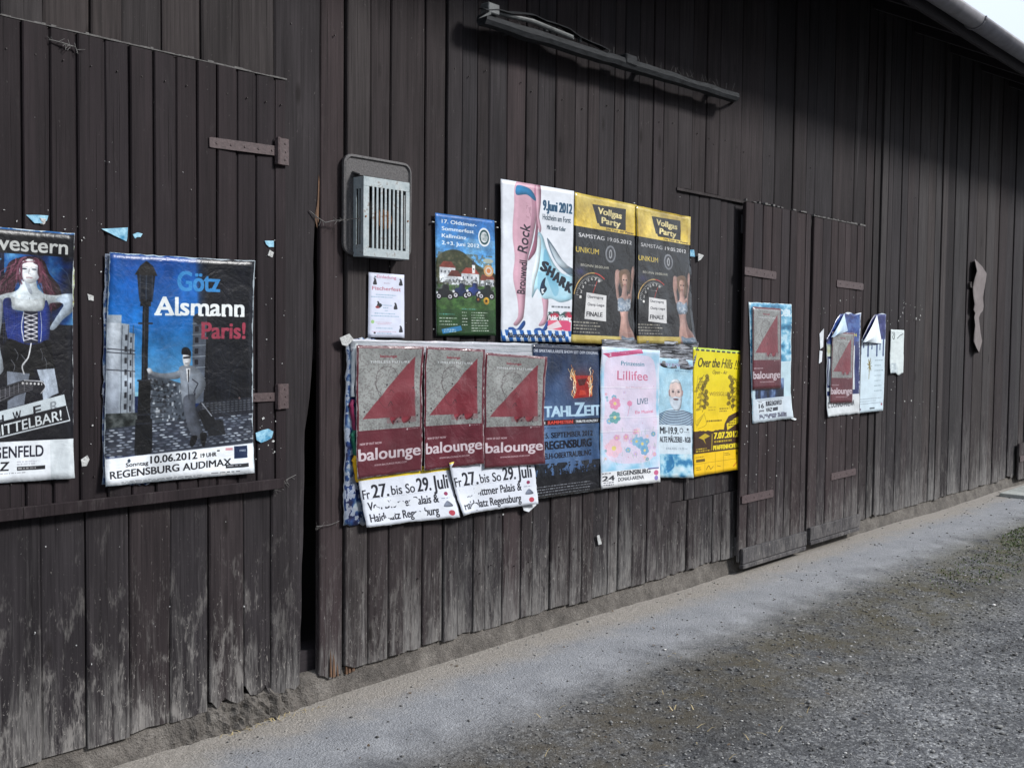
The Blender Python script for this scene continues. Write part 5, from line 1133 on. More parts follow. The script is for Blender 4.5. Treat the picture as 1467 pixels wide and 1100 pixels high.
def art_zeit():
    c = Cv(440, 880, (.06, .09, .16))
    c.vgrad(0, .30, (.08, .11, .18), (.20, .29, .43)); c.vgrad(.30, .62, (.20, .29, .43), (.34, .48, .64)); c.vgrad(.62, .86, (.34, .50, .68), (.24, .36, .54))
    c.mottle(0, .04, 1, .88, [(.03, .05, .10), (.14, .22, .36), (.36, .46, .60)], 4, 5, .45, sy=.5)
    c.text('DIE SPEKTAKULÄRSTE SHOW SEIT DEM ORIGINAL', .02, .035, .94, .018, (.72, .74, .78), bold=.05)
    r = random.Random(2)
    c.glow(.70, .26, .16, .09, (.50, .12, .06), .7)
    c.poly([(.56, .20), (.84, .20), (.80, .27), (.86, .345), (.58, .355), (.62, .29)], (.60, .10, .08)); c.poly([(.63, .225), (.78, .22), (.74, .265), (.66, .27)], (.30, .05, .05)); c.poly([(.67, .30), (.75, .30), (.77, .33), (.66, .335)], (.75, .22, .14))
    for k in range(34):
        s = r.choice((-1, 1)); x = .70+s*r.uniform(.10, .16); y = r.uniform(.17, .35); P = [(x, y)]
        for q in range(4): x += r.uniform(-.02, .02); y -= r.uniform(.008, .018); P.append((x, y))
        c.line(P, r.uniform(.006, .014), r.choice(((.95, .80, .55), (.90, .55, .25), (.98, .92, .80))), .8, smooth=True)
    for i, (ch, x, w) in enumerate((('S', .04, .09), ('T', .155, .10), ('A', .255, .13), ('H', .39, .10), ('L', .51, .08), ('Z', .60, .13), ('E', .74, .085), ('I', .845, .03), ('T', .885, .10))): big = ch == 'Z'; c.text(ch, x, .385 if big else .405, w, .090 if big else .068, (.66, .78, .86), bold=.06)
    c.rect(.0, .494, .97, .528, (.06, .06, .08)); c.text('GROSSE', .02, .503, .15, .016, WHT, bold=.05); c.rect(.19, .494, .58, .528, (.30, .05, .06)); c.text('RAMMSTEIN', .21, .501, .35, .020, (.85, .30, .24), bold=.06); c.text('TRIBUTE-KONZERT', .60, .503, .35, .016, WHT, bold=.05)
    c.small(.08, .545, .85, 1, .010, (.10, .14, .24), .8, 5)
    dk = (.05, .07, .13)
    c.text('15. SEPTEMBER 2012', .14, .578, .72, .034, dk, bold=.05); c.text('REGENSBURG', .16, .634, .68, .052, dk, bold=.06); c.text('VELH-OBERTRAUBLING', .10, .712, .74, .036, dk, bold=.04)
    c.mottle(0, .78, 1, .92, [(.02, .02, .03), (.06, .07, .09), (.14, .15, .18)], 18, 7, .9, thr=.36); c.rect(0, .86, 1, 1, (.07, .07, .09))
    for k in range(60): x = r.random(); h = r.uniform(.01, .05); c.line([(x, .88), (x+r.uniform(-.02, .02), .86-h)], .010, (.04, .05, .07), .9)
    for k in range(4): c.small(.04, .925+k*.018, .99, 1, .012, (.66, .68, .70), .75, 9+k)
    c.wrinkle(21, (.70, .74, .80), 30, .45); c.fade(8, .15); c.edges((.7, .75, .78), .006, 3); return c
def art_flowers():
    c = Cv(420, 900, (.72, .84, .92)); r = random.Random(11)
    c.mottle(0, 0, 1, .88, [(.50, .74, .86), (.74, .84, .92), (.86, .86, .92)], 4, 3, .9)
    c.blob([(.10, .08), (.5, .05), (.9, .08), (.95, .4), (.93, .78), (.5, .84), (.08, .76), (.07, .4)], (.87, .80, .88), .8)
    c.poly([(.02, .05), (.7, .0), (.72, .03), (.12, .075)], (.72, .28, .46)); c.text('2', .13, .045, .05, .02, WHT); c.small(.2, .030, .6, 1, .014, (.9, .7, .8))
    c.text('Prinzessin', .34, .095, .40, .030, (.30, .52, .60), bold=.02); c.text('Lillifee', .28, .165, .52, .065, (.76, .42, .54), bold=.01)
    c.text('das Musical', .42, .275, .26, .014, (.80, .60, .68)); c.text('LIVE!', .62, .365, .19, .042, (.28, .40, .48), bold=.02, rot=.06); c.text('Ein Musical', .58, .455, .32, .022, (.80, .42, .54), bold=.02, rot=.06)
    # bunches of blossoms and leaves in place of the picture
    def flower(x, y, s, col):
        for k in range(6): a = k*1.047+.3; c.ell(x+math.cos(a)*s, y+math.sin(a)*s*.47, s*.62, s*.30, col, .85, a)
        c.ell(x, y, s*.4, s*.19, (.86, .80, .50))
    for k in range(46):
        x = r.uniform(.08, .92); y = r.choice((r.uniform(.60, .82), r.uniform(.60, .82), r.uniform(.30, .55))); 
        if y < .56 and x > .42: continue
        flower(x, y, r.uniform(.012, .035), r.choice(((.84, .62, .74), (.50, .70, .82), (.78, .70, .86), (.88, .76, .82), (.42, .64, .74))))
    flower(.22, .72, .09, (.90, .74, .80)); flower(.70, .70, .06, (.45, .66, .80)); flower(.60, .68, .05, (.52, .72, .84)); flower(.74, .75, .05, (.40, .62, .76)); flower(.24, .40, .06, (.84, .52, .66)); flower(.24, .50, .06, (.36, .62, .62)); c.ell(.49, .40, .04, .02, (.84, .55, .68)); c.line([(.49, .41), (.45, .49)], .008, (.8, .55, .65))
    for k in range(30): x = r.uniform(.05, .95); y = r.uniform(.55, .84); c.line([(x, y), (x+r.uniform(-.03, .03), y+.03)], .006, (.45, .66, .56), .6)
    for k in range(40): c.ell(r.random(), r.random()*.86, .006, .003, r.choice(((.9, .9, .94), (.8, .5, .62), (.6, .75, .85))), .8)
    c.rect(0, .885, 1, 1, (.90, .91, .92)); c.small(.02, .893, .22, 1, .014, (.2, .2, .25), 1, 3); c.text('24', .03, .915, .19, .034, (.16, .17, .20), bold=.06); c.small(.04, .958, .22, 2, .016, (.3, .3, .35), 1, 6)
    c.text('REGENSBURG', .27, .890, .56, .032, (.12, .13, .16), bold=.06); c.text('DONAU-ARENA', .28, .935, .44, .026, (.14, .15, .18), bold=.03); c.rect(.80, .885, .98, .895, (.25, .25, .5), .8); c.ell(.93, .925, .04, .02, (.78, .40, .55)); c.ell(.93, .965, .035, .018, (.55, .50, .75))
    for y in (.285, .50, .60): c.line([(0, y), (.3, y-.006), (.6, y+.004), (1, y-.004)], .006, (.93, .94, .95), .8); c.line([(0, y+.006), (.5, y+.008), (1, y+.002)], .006, (.50, .55, .62), .35)
    c.wrinkle(31, (.94, .95, .96), 20, .6); c.fade(3, .06); c.edges((.9, .92, .94), .01, 2); return c
def art_beard():
    c = Cv(300, 880, (.60, .76, .84)); c.mottle(0, 0, 1, .8, [(.52, .70, .80), (.68, .82, .88)], 3, 3, .8)
    c.text('HARRY ROWOHLT', .04, .040, .92, .028, (.58, .52, .66), bold=.04); c.text('liest und erzählt', .50, .088, .46, .016, (.30, .42, .52), bold=.01)
    c.blob([(.10, .52), (.22, .445), (.40, .415), (.62, .415), (.80, .435), (.96, .47), (1.02, .56), (.04, .57)], (.74, .84, .90))
    for k in range(11):
        y = .428+k*.0135; c.line([(.06, y+.045), (.28, y+.012), (.52, y+.004), (.78, y+.010), (1.0, y+.03)], .020, (.10, .15, .28), 1, True)
    c.blob([(.36, .22), (.44, .185), (.56, .18), (.66, .205), (.70, .26), (.68, .33), (.60, .38), (.44, .38), (.36, .33), (.34, .27)], (.80, .72, .70)); c.blob([(.38, .20), (.46, .175), (.58, .172), (.66, .20), (.62, .205), (.52, .195), (.42, .21)], (.80, .82, .84))
    c.blob([(.35, .30), (.42, .325), (.52, .315), (.64, .32), (.70, .30), (.69, .37), (.64, .42), (.52, .435), (.42, .41), (.36, .37)], (.72, .76, .80)); c.blob([(.45, .335), (.52, .33), (.60, .335), (.58, .345), (.48, .345)], (.40, .28, .30))
    for ex in (.445, .60): c.line([(ex-.04, .258), (ex+.04, .256)], .014, (.55, .52, .52)); c.ell(ex, .275, .032, .008, (.20, .20, .24)); c.ell(ex, .275, .05, .014, (.5, .45, .45), .3)
    c.line([(.53, .27), (.50, .305), (.55, .312)], .012, (.58, .46, .46), .8); c.blob([(.32, .27), (.36, .26), (.36, .31), (.33, .31)], (.62, .52, .52)); c.blob([(.69, .26), (.73, .27), (.71, .31), (.69, .31)], (.62, .52, .52)); c.line([(.92, .18), (.94, .33)], .006, (.35, .45, .55), .6)
    c.grade(3, .10, 8); c.blur(1)
    c.rect(.03, .555, .98, .80, (.80, .86, .90)); c.text('MI-19.9.', .09, .575, .50, .055, (.12, .14, .18), bold=.04); c.ell(.68, .60, .055, .022, (.35, .38, .42)); c.ell(.68, .60, .035, .014, (.80, .86, .90)); c.ell(.86, .590, .03, .011, (.3, .32, .36)); c.small(.76, .61, .96, 1, .012, (.35, .4, .45), 1, 3)
    c.text('ALTE MÄLZEREI - RGB', .08, .655, .87, .045, (.12, .14, .18), bold=.03); c.text('EINLASS: 19.00 H', .25, .745, .60, .018, (.45, .50, .56), bold=.01)
    for k in range(10): c.line([(.1+k*.09, .70), (.1+k*.09, .80)], .004, (.55, .64, .70), .4)
    c.rect(0, .81, 1, 1, (.66, .80, .87)); c.mottle(0, .80, 1, 1, [(.10, .42, .62), (.62, .80, .88), (.82, .90, .93)], 6, 6, .9); c.line([(.4, .82), (.46, .9), (.30, .95)], .05, (.08, .42, .64), .8, True); c.wrinkle(5, (.90, .93, .95), 16, .6); c.fade(9, .07); c.edges((.88, .92, .94), .012, 8); return c
def art_hills():
    c = Cv(380, 880, (.90, .80, .06)); c.vgrad(0, 1, (.88, .83, .08), (.95, .76, .04)); ink = (.18, .13, .04); r = random.Random(6)
    c.rect(0, 0, 1, .020, (.70, .78, .20))
    for k in range(9): c.rect(.05+k*.105, .012, .12+k*.105, .026, (.08, .09, .05))
    c.text('Over the', .09, .080, .44, .070, ink, bold=.02, slant=.18, rot=.02); c.text('Hills !!!', .57, .072, .36, .075, ink, bold=.01, slant=.15, rot=-.06); c.text('Open - Air', .39, .170, .30, .030, ink, bold=.0, slant=.25)
    def plant(s, o):
        for k in range(11):
            x = o+s*r.uniform(-.02, .10); y = .22+k*.024; c.blob([(x, y), (x+s*.05, y-.018), (x+s*.09, y+.005), (x+s*.05, y+.022)], ink, .55)
            c.blob([(x-s*.04, y+.01), (x-s*.10, y+.012), (x-s*.12, y+.03), (x-s*.05, y+.028)], ink, .35)
        c.line([(o+s*.06, .21), (o-s*.06, .30), (o+s*.09, .40), (o+s*.02, .50)], .008, ink, .9, True)
        for k in range(7): c.line([(o+s*r.uniform(-.05, .1), r.uniform(.24, .5)) for _ in range(3)], .004, ink, .7, True)
    plant(1, .16); plant(-1, .86); c.line([(.10, .22), (.05, .40), (.04, .58), (.10, .60)], .006, ink, .6, True); c.line([(.22, .52), (.26, .60), (.10, .63)], .005, ink, .7, True)
    for k in range(5): c.line([(.06, .62-k*.012), (.16+k*.02, .56-k*.014)], .004, ink, .7)
    c.text('WEISSGLUT', .33, .345, .42, .030, (.42, .32, .06), bold=.0); c.small(.30, .46, .52, 2, .022, (.6, .5, .1), .6, 3); c.small(.54, .475, .78, 2, .020, (.35, .28, .06), .8, 5); c.text('KEHAUFENMPUSSE'[:0]+'STAGEVERPUSSE'[:0]+'HEAVY NIGHTS'[:0]+'K R A U T E R', .28, .565, .40, .018, (.25, .18, .04), bold=.05) if False else c.small(.27, .568, .68, 1, .026, (.22, .16, .04), 1, 9)
    P = [(0, .655)]
    for k in range(24): P.append((k/24, .650+r.uniform(-.006, .008)))
    P += [(1, .65), (1, .825), (0, .825)]; c.poly(P, (.24, .15, .09)); c.poly([(.66, .60), (.74, .545), (.98, .50), (1, .53), (1, .70), (.62, .70)], (.24, .15, .09)); c.poly([(.70, .605), (.97, .545), (.98, .60), (.72, .66)], (.90, .80, .10)); c.small(.74, .575, .95, 3, .020, (.25, .18, .04), 1, 3)
    c.poly([(.10, .70), (.24, .67), (.34, .695), (.22, .715), (.26, .76), (.20, .72)], (.88, .78, .12), .8); c.small(.05, .785, .36, 2, .018, (.9, .8, .12), 1, 4); c.line([(.385, .68), (.385, .81)], .010, (.90, .80, .10))
    c.text('7.07.2012', .43, .672, .53, .048, (.93, .84, .14), bold=.07); c.small(.43, .737, .96, 1, .030, (.9, .8, .12), 1, 8); c.text('PFAFFENHOFEN', .42, .775, .55, .036, (.93, .84, .14), bold=.07)
    for (x0, y0, x1, y1) in ((0, .905, 1, .905), (.46, .835, .46, 1), (.64, .835, .64, 1), (.24, .905, .24, 1)): c.line([(x0, y0), (x1, y1)], .004, (.35, .26, .05), .9)
    c.rect(.05, .87, .24, .892, ink, .7); c.small(.04, .85, .22, 1, .012, ink, .7, 2); c.small(.66, .845, .80, 2, .014, ink, .6, 3); c.small(.05, .93, .18, 2, .016, ink, .7, 7); c.line([(.27, .96), (.32, .93), (.36, .96), (.42, .94)], .010, ink, .8, True); c.ell(.93, .86, .02, .012, ink, .6); c.line([(.86, .965), (.93, .93)], .014, (.75, .30, .08)); c.line([(.50, .94), (.58, .95)], .006, ink)
    c.fade(4, .05); c.wrinkle(2, (.97, .93, .55), 10, .4); c.glow(1.0, .05, .06, .03, (.95, .55, .15), .6); return c
def art_bluedoor():
    c = Cv(300, 780, (.58, .76, .84)); c.mottle(0, 0, 1, .5, [(.10, .36, .50), (.32, .60, .74), (.72, .86, .92)], 9, 3, .95); c.vgrad(.5, 1, (.72, .84, .90), (.78, .84, .88), .70, 1, .7)
    c.text('DER', .72, .050, .26, .055, (.80, .88, .92), bold=.06); c.rect(.02, .50, 1, .80, (.74, .84, .88)); c.mottle(.10, .64, .82, .80, [(.05, .08, .15), (.18, .26, .42), (.5, .6, .75)], 12, 5, 1, sy=.3)
    c.rect(.02, .80, 1, 1, (.78, .83, .87)); c.rect(.14, .815, .78, .925, (.82, .86, .89)); c.line([(.14, .815), (.78, .815)], .006, (.2, .2, .25)); c.text('16', .18, .845, .12, .035, (.14, .15, .18), bold=.06); c.small(.17, .825, .30, 1, .012, (.3, .3, .35), 1); c.text('JAN', .18, .895, .12, .016, (.2, .2, .24), bold=.08)
    c.text('BURGLENGENFELD', .36, .828, .40, .040, (.15, .16, .2), bold=.03); c.text('VAZ', .36, .885, .15, .032, (.12, .13, .16), bold=.06); c.rect(.53, .885, .66, .915, (.2, .22, .26)); c.mottle(.18, .935, .86, .975, [(.1, .1, .14), (.5, .52, .6)], 24, 6, 1, thr=.42); c.line([(0, .505), (1, .498)], .010, (.90, .93, .95))
    c.wrinkle(3, (.92, .95, .96), 18, .6); c.edges((.86, .92, .94), .02, 6); c.fade(2, .08); return c
def art_torn():
    c = Cv(300, 700, (.82, .85, .86)); c.rect(0, 0, 1, .30, (.04, .08, .30)); c.mottle(0, 0, 1, .32, [(.02, .04, .16), (.05, .12, .42), (.3, .45, .7)], 6, 4, .8); c.text('VERSION', .50, .20, .40, .030, (.75, .72, .30), bold=.04)
    c.rect(.02, .42, .22, .72, (.04, .08, .30)); c.rect(.06, .44, .20, .70, (.80, .84, .88)); c.mottle(0, .30, .25, .42, [(.75, .8, .75), (.5, .5, .2)], 8, 3, .7); c.rect(.84, .28, 1, .8, (.04, .10, .36)); c.rect(.02, .755, .95, .80, (.06, .12, .34)); c.rect(.02, .80, 1, 1, (.84, .86, .87))
    c.text('L. DONAU-ARENA', .04, .86, .80, .055, (.15, .16, .2), bold=.03); c.wrinkle(6, (.86, .9, .92), 26, .7); c.edges((.85, .88, .9), .03, 3); c.fade(5, .1); return c
def art_drips():
    c = Cv(300, 760, (.80, .87, .91)); r = random.Random(4); b = (.10, .13, .38)
    c.rect(0, 0, 1, .26, b); c.mottle(.0, 0, 1, .26, [(.08, .10, .28), (.14, .17, .42), (.35, .36, .55)], 14, 5, .7)
    for (x, l, w) in ((.05, .40, .06), (.16, .33, .05), (.34, .42, .06), (.48, .35, .04), (.68, .42, .05), (.80, .36, .04), (.93, .42, .05)): c.line([(x, .2), (x, l)], w, (.08, .20, .42)); c.ell(x, l, w*.6, w*.35, (.08, .20, .42))
    c.ell(.25, .27, .10, .03, (.08, .20, .42)); c.ell(.6, .28, .14, .04, (.08, .20, .42))
    g = (.50, .44, .16)
    for a in range(8): q = a*.785+.2; c.blob([(.42, .52), (.42+math.cos(q)*.05-math.sin(q)*.02, .52+math.sin(q)*.04), (.42+math.cos(q)*.11, .52+math.sin(q)*.075), (.42+math.cos(q)*.05+math.sin(q)*.02, .52+math.sin(q)*.025+.01)], g)
    c.line([(.42, .52), (.40, .66)], .02, g)
    for k in range(7): c.small(.62, .47+k*.052, .95, 1, .022, (.48, .56, .60), .8, k)
    for k in range(3): c.small(.08, .86+k*.024, .96, 1, .014, (.45, .50, .55), .8, 20+k); 
    c.rect(.46, .955, .66, .972, (.3, .35, .38)); c.ell(.08, .965, .03, .012, (.4, .3, .4)); c.ell(.93, .93, .03, .012, (.6, .3, .35)); c.fade(4, .06); c.edges((.88, .92, .94), .01, 2); return c
def art_strip():
    c = Cv(160, 520, (.84, .88, .88)); ink = (.20, .24, .25); c.line([(.12, .06), (.2, .10), (.14, .16), (.24, .2), (.3, .10), (.22, .05)], .05, ink, .9, True); c.line([(.5, .18), (.7, .12), (.92, .08)], .05, ink, .9, True); c.small(.1, .26, .9, 1, .02, (.6, .65, .66), .6); c.mottle(0, .7, .6, 1, [(.6, .66, .70), (.86, .9, .9)], 6, 3, .7); c.fade(3, .05); return c
def art_layers(cols, seed): c = Cv(260, 700, (.7, .72, .74)); c.mottle(0, 0, 1, 1, cols, 7, seed, 1); c.mottle(0, 0, 1, 1, [(.85, .87, .88), (.6, .62, .66)], 16, seed+2, .8, thr=.55); c.wrinkle(seed, (.9, .92, .93), 40, .8); c.fade(seed, .2); return c

# --- far left pair, on the hatch
a = W(103, 335, YH-.004); b = W(104, 684, YH-.004); a0 = W(0, 326, YH-.004); b0 = W(0, 692, YH-.004)
lf = .60; wide = art_western(); half = Cv(520, 740, (.05, .05, .08)); half.mottle(0, .11, 1, .9, [(.02, .02, .05), (.05, .05, .10), (.02, .08, .20)], 4, 12); half.rect(0, .838, 1, 1, WHT); half.fade(3, .1)
wide.a = np.concatenate([half.a, wide.a], 1); wide.w *= 2
Lt = (a[0]-lf, a[1]+(a0[1]-a[1])/(a0[0]-a[0])*(-lf)); Lb = (b[0]-lf, b[1]+(b0[1]-b[1])/(b0[0]-b[0])*(-lf))
poster('poster', [(103, 335)]*4, YH-.005, paper_mat('western', wide, .38, .7, 1), 'poster of a long haired woman in a blue laced corset', .004, .002, 2, world=[Lt, a, b, Lb], curl=(0, .018, .012, 0))
m_old = paper_mat('layers_blue', art_layers([(.02, .06, .22), (.05, .20, .42), (.6, .66, .7)], 4), .5, .8, 2)
poster('poster_remnant', [(90, 345), (106, 352), (105, 440), (98, 440)], YH-.003, paper_mat('layers_pale', art_layers([(.5, .45, .3), (.6, .66, .4), (.75, .78, .74)], 9), .6, .8, 5), 'thin pale paper edge peeping out behind the corset woman poster', .003, .006, 5, nu=5, nv=16, cat='paper')
poster('poster_remnant', [(149, 364), (215, 368), (215, 694), (146, 694)], YH-.003, m_old, 'blue edge of an older bill showing left of the lamp post poster', .004, .006, 3, nu=14, nv=36, cat='paper')
poster('poster', [(155, 362), (362, 374), (361, 677), (147, 696)], YH-.008, paper_mat('paris', art_paris(), .36, .8, 3), 'blue poster of a man in a suit leaning on a street lamp post, wide hatch', .0045, .0025, 8, curl=(.006, .012, .014, .02))
# --- above the row
poster('flyer', [(528, 390), (579, 394), (579, 484), (527, 483)], -.006, paper_mat('fischer', art_fischer(), .7, .2, 6), 'small pale handbill with faint lines of print directly below the flue cage', .0012, 0, 9, nu=10, nv=16, cat='flyer')
poster('poster', [(623, 305), (708, 316), (710, 481), (625, 481)], -.006, paper_mat('oldtimer', art_oldtimer(), .4, .25, 8), 'blue and green poster of vintage cars in front of a village and wooded hill', .0022, .0, 11)
poster('poster', [(717, 256.5), (822, 274), (817.5, 490), (717, 489)], -.010, paper_mat('rock', art_rock(), .42, .2, 9), 'tall white poster of bare pink legs in blue shoes holding a pale blue cloth', .0024, .0, 13)
pm1 = paper_mat('party_a', art_party(5), .20, .8, 10, .5); pm2 = paper_mat('party_b', art_party(12), .18, 1.0, 14, .6)
poster('poster', [(822, 275.5), (911, 294), (909, 494), (817, 491)], -.006, pm1, 'left of two shiny yellow and black party posters, next to the pink legs poster', .0045, .001, 15, group='yellow and black party posters')
poster('poster', [(910, 294.5), (986, 311), (992, 493), (911, 492)], -.009, pm2, 'right of two shiny yellow and black party posters, crumpled at its lower right', .007, .002, 19, curl=(0, .01, .03, 0), group='yellow and black party posters')
# --- thick old layers under the long lower row
poster('poster_stack', [(496, 484), (560, 488), (560, 752), (492, 752)], -.006, m_old, 'thick ragged bundle of old blue and green bills at the left end of the row', .004, .010, 21, nu=16, nv=44, thick=.006, cat='paper')
poster('poster_remnant', [(500, 486), (770, 492), (770, 512), (503, 506)], -.012, paper_mat('silver', art_layers([(.5, .52, .54), (.7, .72, .74), (.8, .76, .8)], 13), .35, .9, 3), 'silvery torn paper strip running above the three red triangle posters', .006, .004, 22, nu=40, nv=8, cat='paper')
poster('poster_remnant', [(862, 486), (1000, 490), (992, 530), (862, 520)], -.010, paper_mat('darkstrip', art_layers([(.04, .04, .06), (.10, .10, .13), (.5, .5, .52)], 17), .4, .8, 3), 'dark ragged paper showing between the party posters and the bearded man', .005, .006, 25, nu=24, nv=10, cat='paper')
# coloured folded edges of the bundle at its left side
for (p0, p1, col, nm, lb) in (((509, 492), (505, 568), (.84, .86, .86), 'edge_white', 'white'), ((504, 572), (508, 616), (.50, .16, .30), 'edge_purple', 'purple'), ((506, 616), (509, 652), (.12, .38, .30), 'edge_green', 'green'), ((508, 652), (512, 690), (.86, .66, .08), 'edge_yellow', 'yellow')):
    (x0, z0), (x1, z1) = W(*p0, -.02), W(*p1, -.02); m = MB(); n = 12; V = []; F = []
    for i in range(n):
        t = i/(n-1); x = x0+(x1-x0)*t+(vnoise(i*.9, x0*9, 4)-.5)*.012; z = z0+(z1-z0)*t
        for q in range(5): g = math.pi*q/4; V.append((x-.012*math.sin(g)*(.5+vnoise(i*.6, 2, 3)), -.012-.010*(1-math.cos(g)), z))
    for i in range(n-1):
        for q in range(4): F.append((i*5+q, i*5+q+1, i*5+q+6, i*5+q+5))
    o = new_obj('folded_edge', V, F, simple(nm, tuple(v**2.2*.8 for v in col), tuple(v**2.2 for v in col), 40, .45, .3), None, True); tag(o, lb+' folded poster edge curling out at the left end of the long row', 'paper')
tris = [paper_mat('triangle', art_triangle(7+3*k), (.36, .26, .32, .4, .4)[k], (.7, 1.1, .8, .7, .9)[k], 4+3*k, .25) for k in range(5)]
mj1 = paper_mat('juli_a', art_juli(True, 4), .5, .6, 5); mj2 = paper_mat('juli_b', art_juli(False, 7), .5, .6, 7)
gt = 'three large maroon and grey red triangle posters in the long row'
poster('poster', [(511, 680), (643, 662), (655, 740), (523, 755)], -.020, mj1, 'white bill with yellow top strip and July dates, under the first red triangle poster', .005, .003, 33, nu=30, nv=18, curl=(0, 0, .02, .01))
poster('poster', [(640, 662), (764, 650), (768, 721), (657, 737)], -.023, mj2, 'white torn bill with July dates hanging under the second and third red triangle posters', .006, .004, 35, nu=30, nv=18, curl=(.01, 0, .01, .03))
poster('poster', [(508.5, 494.5), (604, 496), (603, 674), (510, 686)], -.036, tris[0], 'first red triangle poster from the left, at the bundled end of the row', .006, .0015, 31, group=gt, curl=(.004, .012, 0, .006))
poster('poster', [(606, 496), (691, 500.5), (691, 664), (606, 674)], -.037, tris[1], 'second red triangle poster from the left, creased with a shiny fold', .0095, .0015, 41, group=gt, curl=(.012, .01, .004, 0))
poster('poster', [(692, 505), (780, 511), (777.5, 664), (692, 671)], -.038, tris[2], 'third red triangle poster from the left, overlapping the dark blue concert poster', .007, .002, 53, group=gt, curl=(.010, .016, .012, 0))
poster('poster', [(762, 492), (860, 497), (862, 701), (764, 715)], -.015, paper_mat('zeit', art_zeit(), .26, .8, 11, .3), 'dark blue poster with flaming red emblem and pale block letters', .005, .002, 57)
poster('poster', [(859, 496), (942, 502), (944, 690), (859, 700)], -.018, paper_mat('flowers', art_flowers(), .36, .6, 12, .15), 'pale pink and blue flowery poster with creases across it', .0055, .002, 61, curl=(.01, .014, .004, .004))
poster('poster', [(940, 512), (992, 516), (991, 684), (941, 684)], -.013, paper_mat('beard', art_beard(), .45, .5, 13), 'light blue poster of a bearded man in a striped shirt', .004, .003, 63, nu=18, curl=(0, 0, .01, .0))
poster('poster', [(992, 497), (1062, 503), (1058, 672), (993, 683)], -.012, paper_mat('hills', art_hills(), .42, .4, 14), 'bright yellow poster with dark vines and a brown band, left of the narrow doors', .0035, .0015, 66, curl=(0, .008, .012, 0))
# --- on the two doors and beyond
YDp = YD-.004
poster('poster', [(1072, 433), (1133, 436), (1132, 599), (1077, 607)], YDp, paper_mat('bluedoor', art_bluedoor(), .4, .7, 15, .1), 'pale blue worn poster on the left narrow door behind a small red triangle poster', .004, .006, 71, nu=18, curl=(0, 0, .02, 0))
g2 = 'small red triangle posters on the narrow doors'
poster('poster', [(1078, 439), (1118.5, 442), (1118.5, 556), (1077.5, 558.5)], YDp-.010, tris[3], 'small red triangle poster on the left narrow door', .0025, .0005, 73, nu=14, nv=22, group=g2)
def cut_t(u, v): return not (v < .26-.9*u+ .0) and not (v < .045+.03*math.sin(u*9))
poster('poster', [(1183, 448), (1231, 449), (1230, 592), (1183, 597)], YDp, paper_mat('torn', art_torn(), .34, .9, 16, .2), 'torn dark blue and white poster around a small red triangle poster, right door', .006, .006, 77, nu=24, nv=40, top=lambda u: max(.0, .25-.62*u)+.012*math.sin(u*17), curl=(0, .01, 0, .01))
poster('poster', [(1192, 475), (1223.5, 477), (1220.5, 577), (1188.5, 578)], YDp-.013, tris[4], 'small red triangle poster on the right narrow door', .003, .0005, 79, nu=14, nv=22, group=g2)
def flap(name, pts, Y, lift, mat, lab):
    """a peeled corner bent over: pts = fold start, fold end, tip (photo pixels)"""
    (ax, az), (bx, bz), (tx, tz) = [W(*p, Y) for p in pts]; n = 9; V = []; F = []
    for i in range(n):
        s = i/(n-1)
        for j in range(n):
            q = j/(n-1); x = (ax+(bx-ax)*q)*(1-s)+tx*s; z = (az+(bz-az)*q)*(1-s)+tz*s; V.append((x, Y-.003-lift*math.sin(s*math.pi*.55)*(.55+.45*math.sin(q*math.pi)), z))
    for i in range(n-1):
        for j in range(n-1): F.append((i*n+j, i*n+j+1, (i+1)*n+j+1, (i+1)*n+j))
    V2 = V+[(x, y+.0012, z) for x, y, z in V]; N = len(V); F2 = F+[tuple(q+N for q in reversed(f)) for f in F]
    o = new_obj(name, V2, F2, mat, None, True)
    tag(o, lab, 'paper'); return o
pale = simple('peeled_paper_pale_blue', (.28, .38, .50), (.50, .62, .72), 12, .5, .15)
flap('peeled_corner', [(1209, 449), (1214, 474), (1186, 483)], YDp-.006, .045, pale, 'pale blue torn corner folded over above the right small red triangle poster')
def cut_d(u, v): return not (v < .30-.52*u)
poster('poster', [(1232, 449), (1269, 450), (1264, 588), (1228, 592)], -.030, paper_mat('drips', art_drips(), .42, .4, 17), 'white poster with dark blue drips and a gold star, peeled at the top', .004, .001, 83, nu=22, nv=36, top=lambda u: max(.0, .30-.55*u)+.006*math.sin(u*13))
pale2 = simple('peeled_paper_white', (.48, .55, .60), (.70, .76, .80), 12, .5, .15)
flap('peeled_corner', [(1256, 451), (1263, 492), (1231, 490)], -.034, .05, pale2, 'white top corner curling down over the blue drips poster')
def cut_s(u, v): return v < .93+.06*math.sin(u*7+4)-(.10 if .3 < u < .6 else 0)
poster('poster_remnant', [(1276, 472), (1295, 473), (1293.5, 540), (1273.5, 541)], -.006, paper_mat('strip', art_strip(), .45, .5, 18), 'narrow white leftover strip of a bill right of the blue drips poster', .004, .003, 87, nu=14, nv=30, bot=lambda u: .95+.04*math.sin(u*7+4)-.07*math.exp(-((u-.45)/.18)**2), cat='paper', curl=(0, 0, 0, .015))
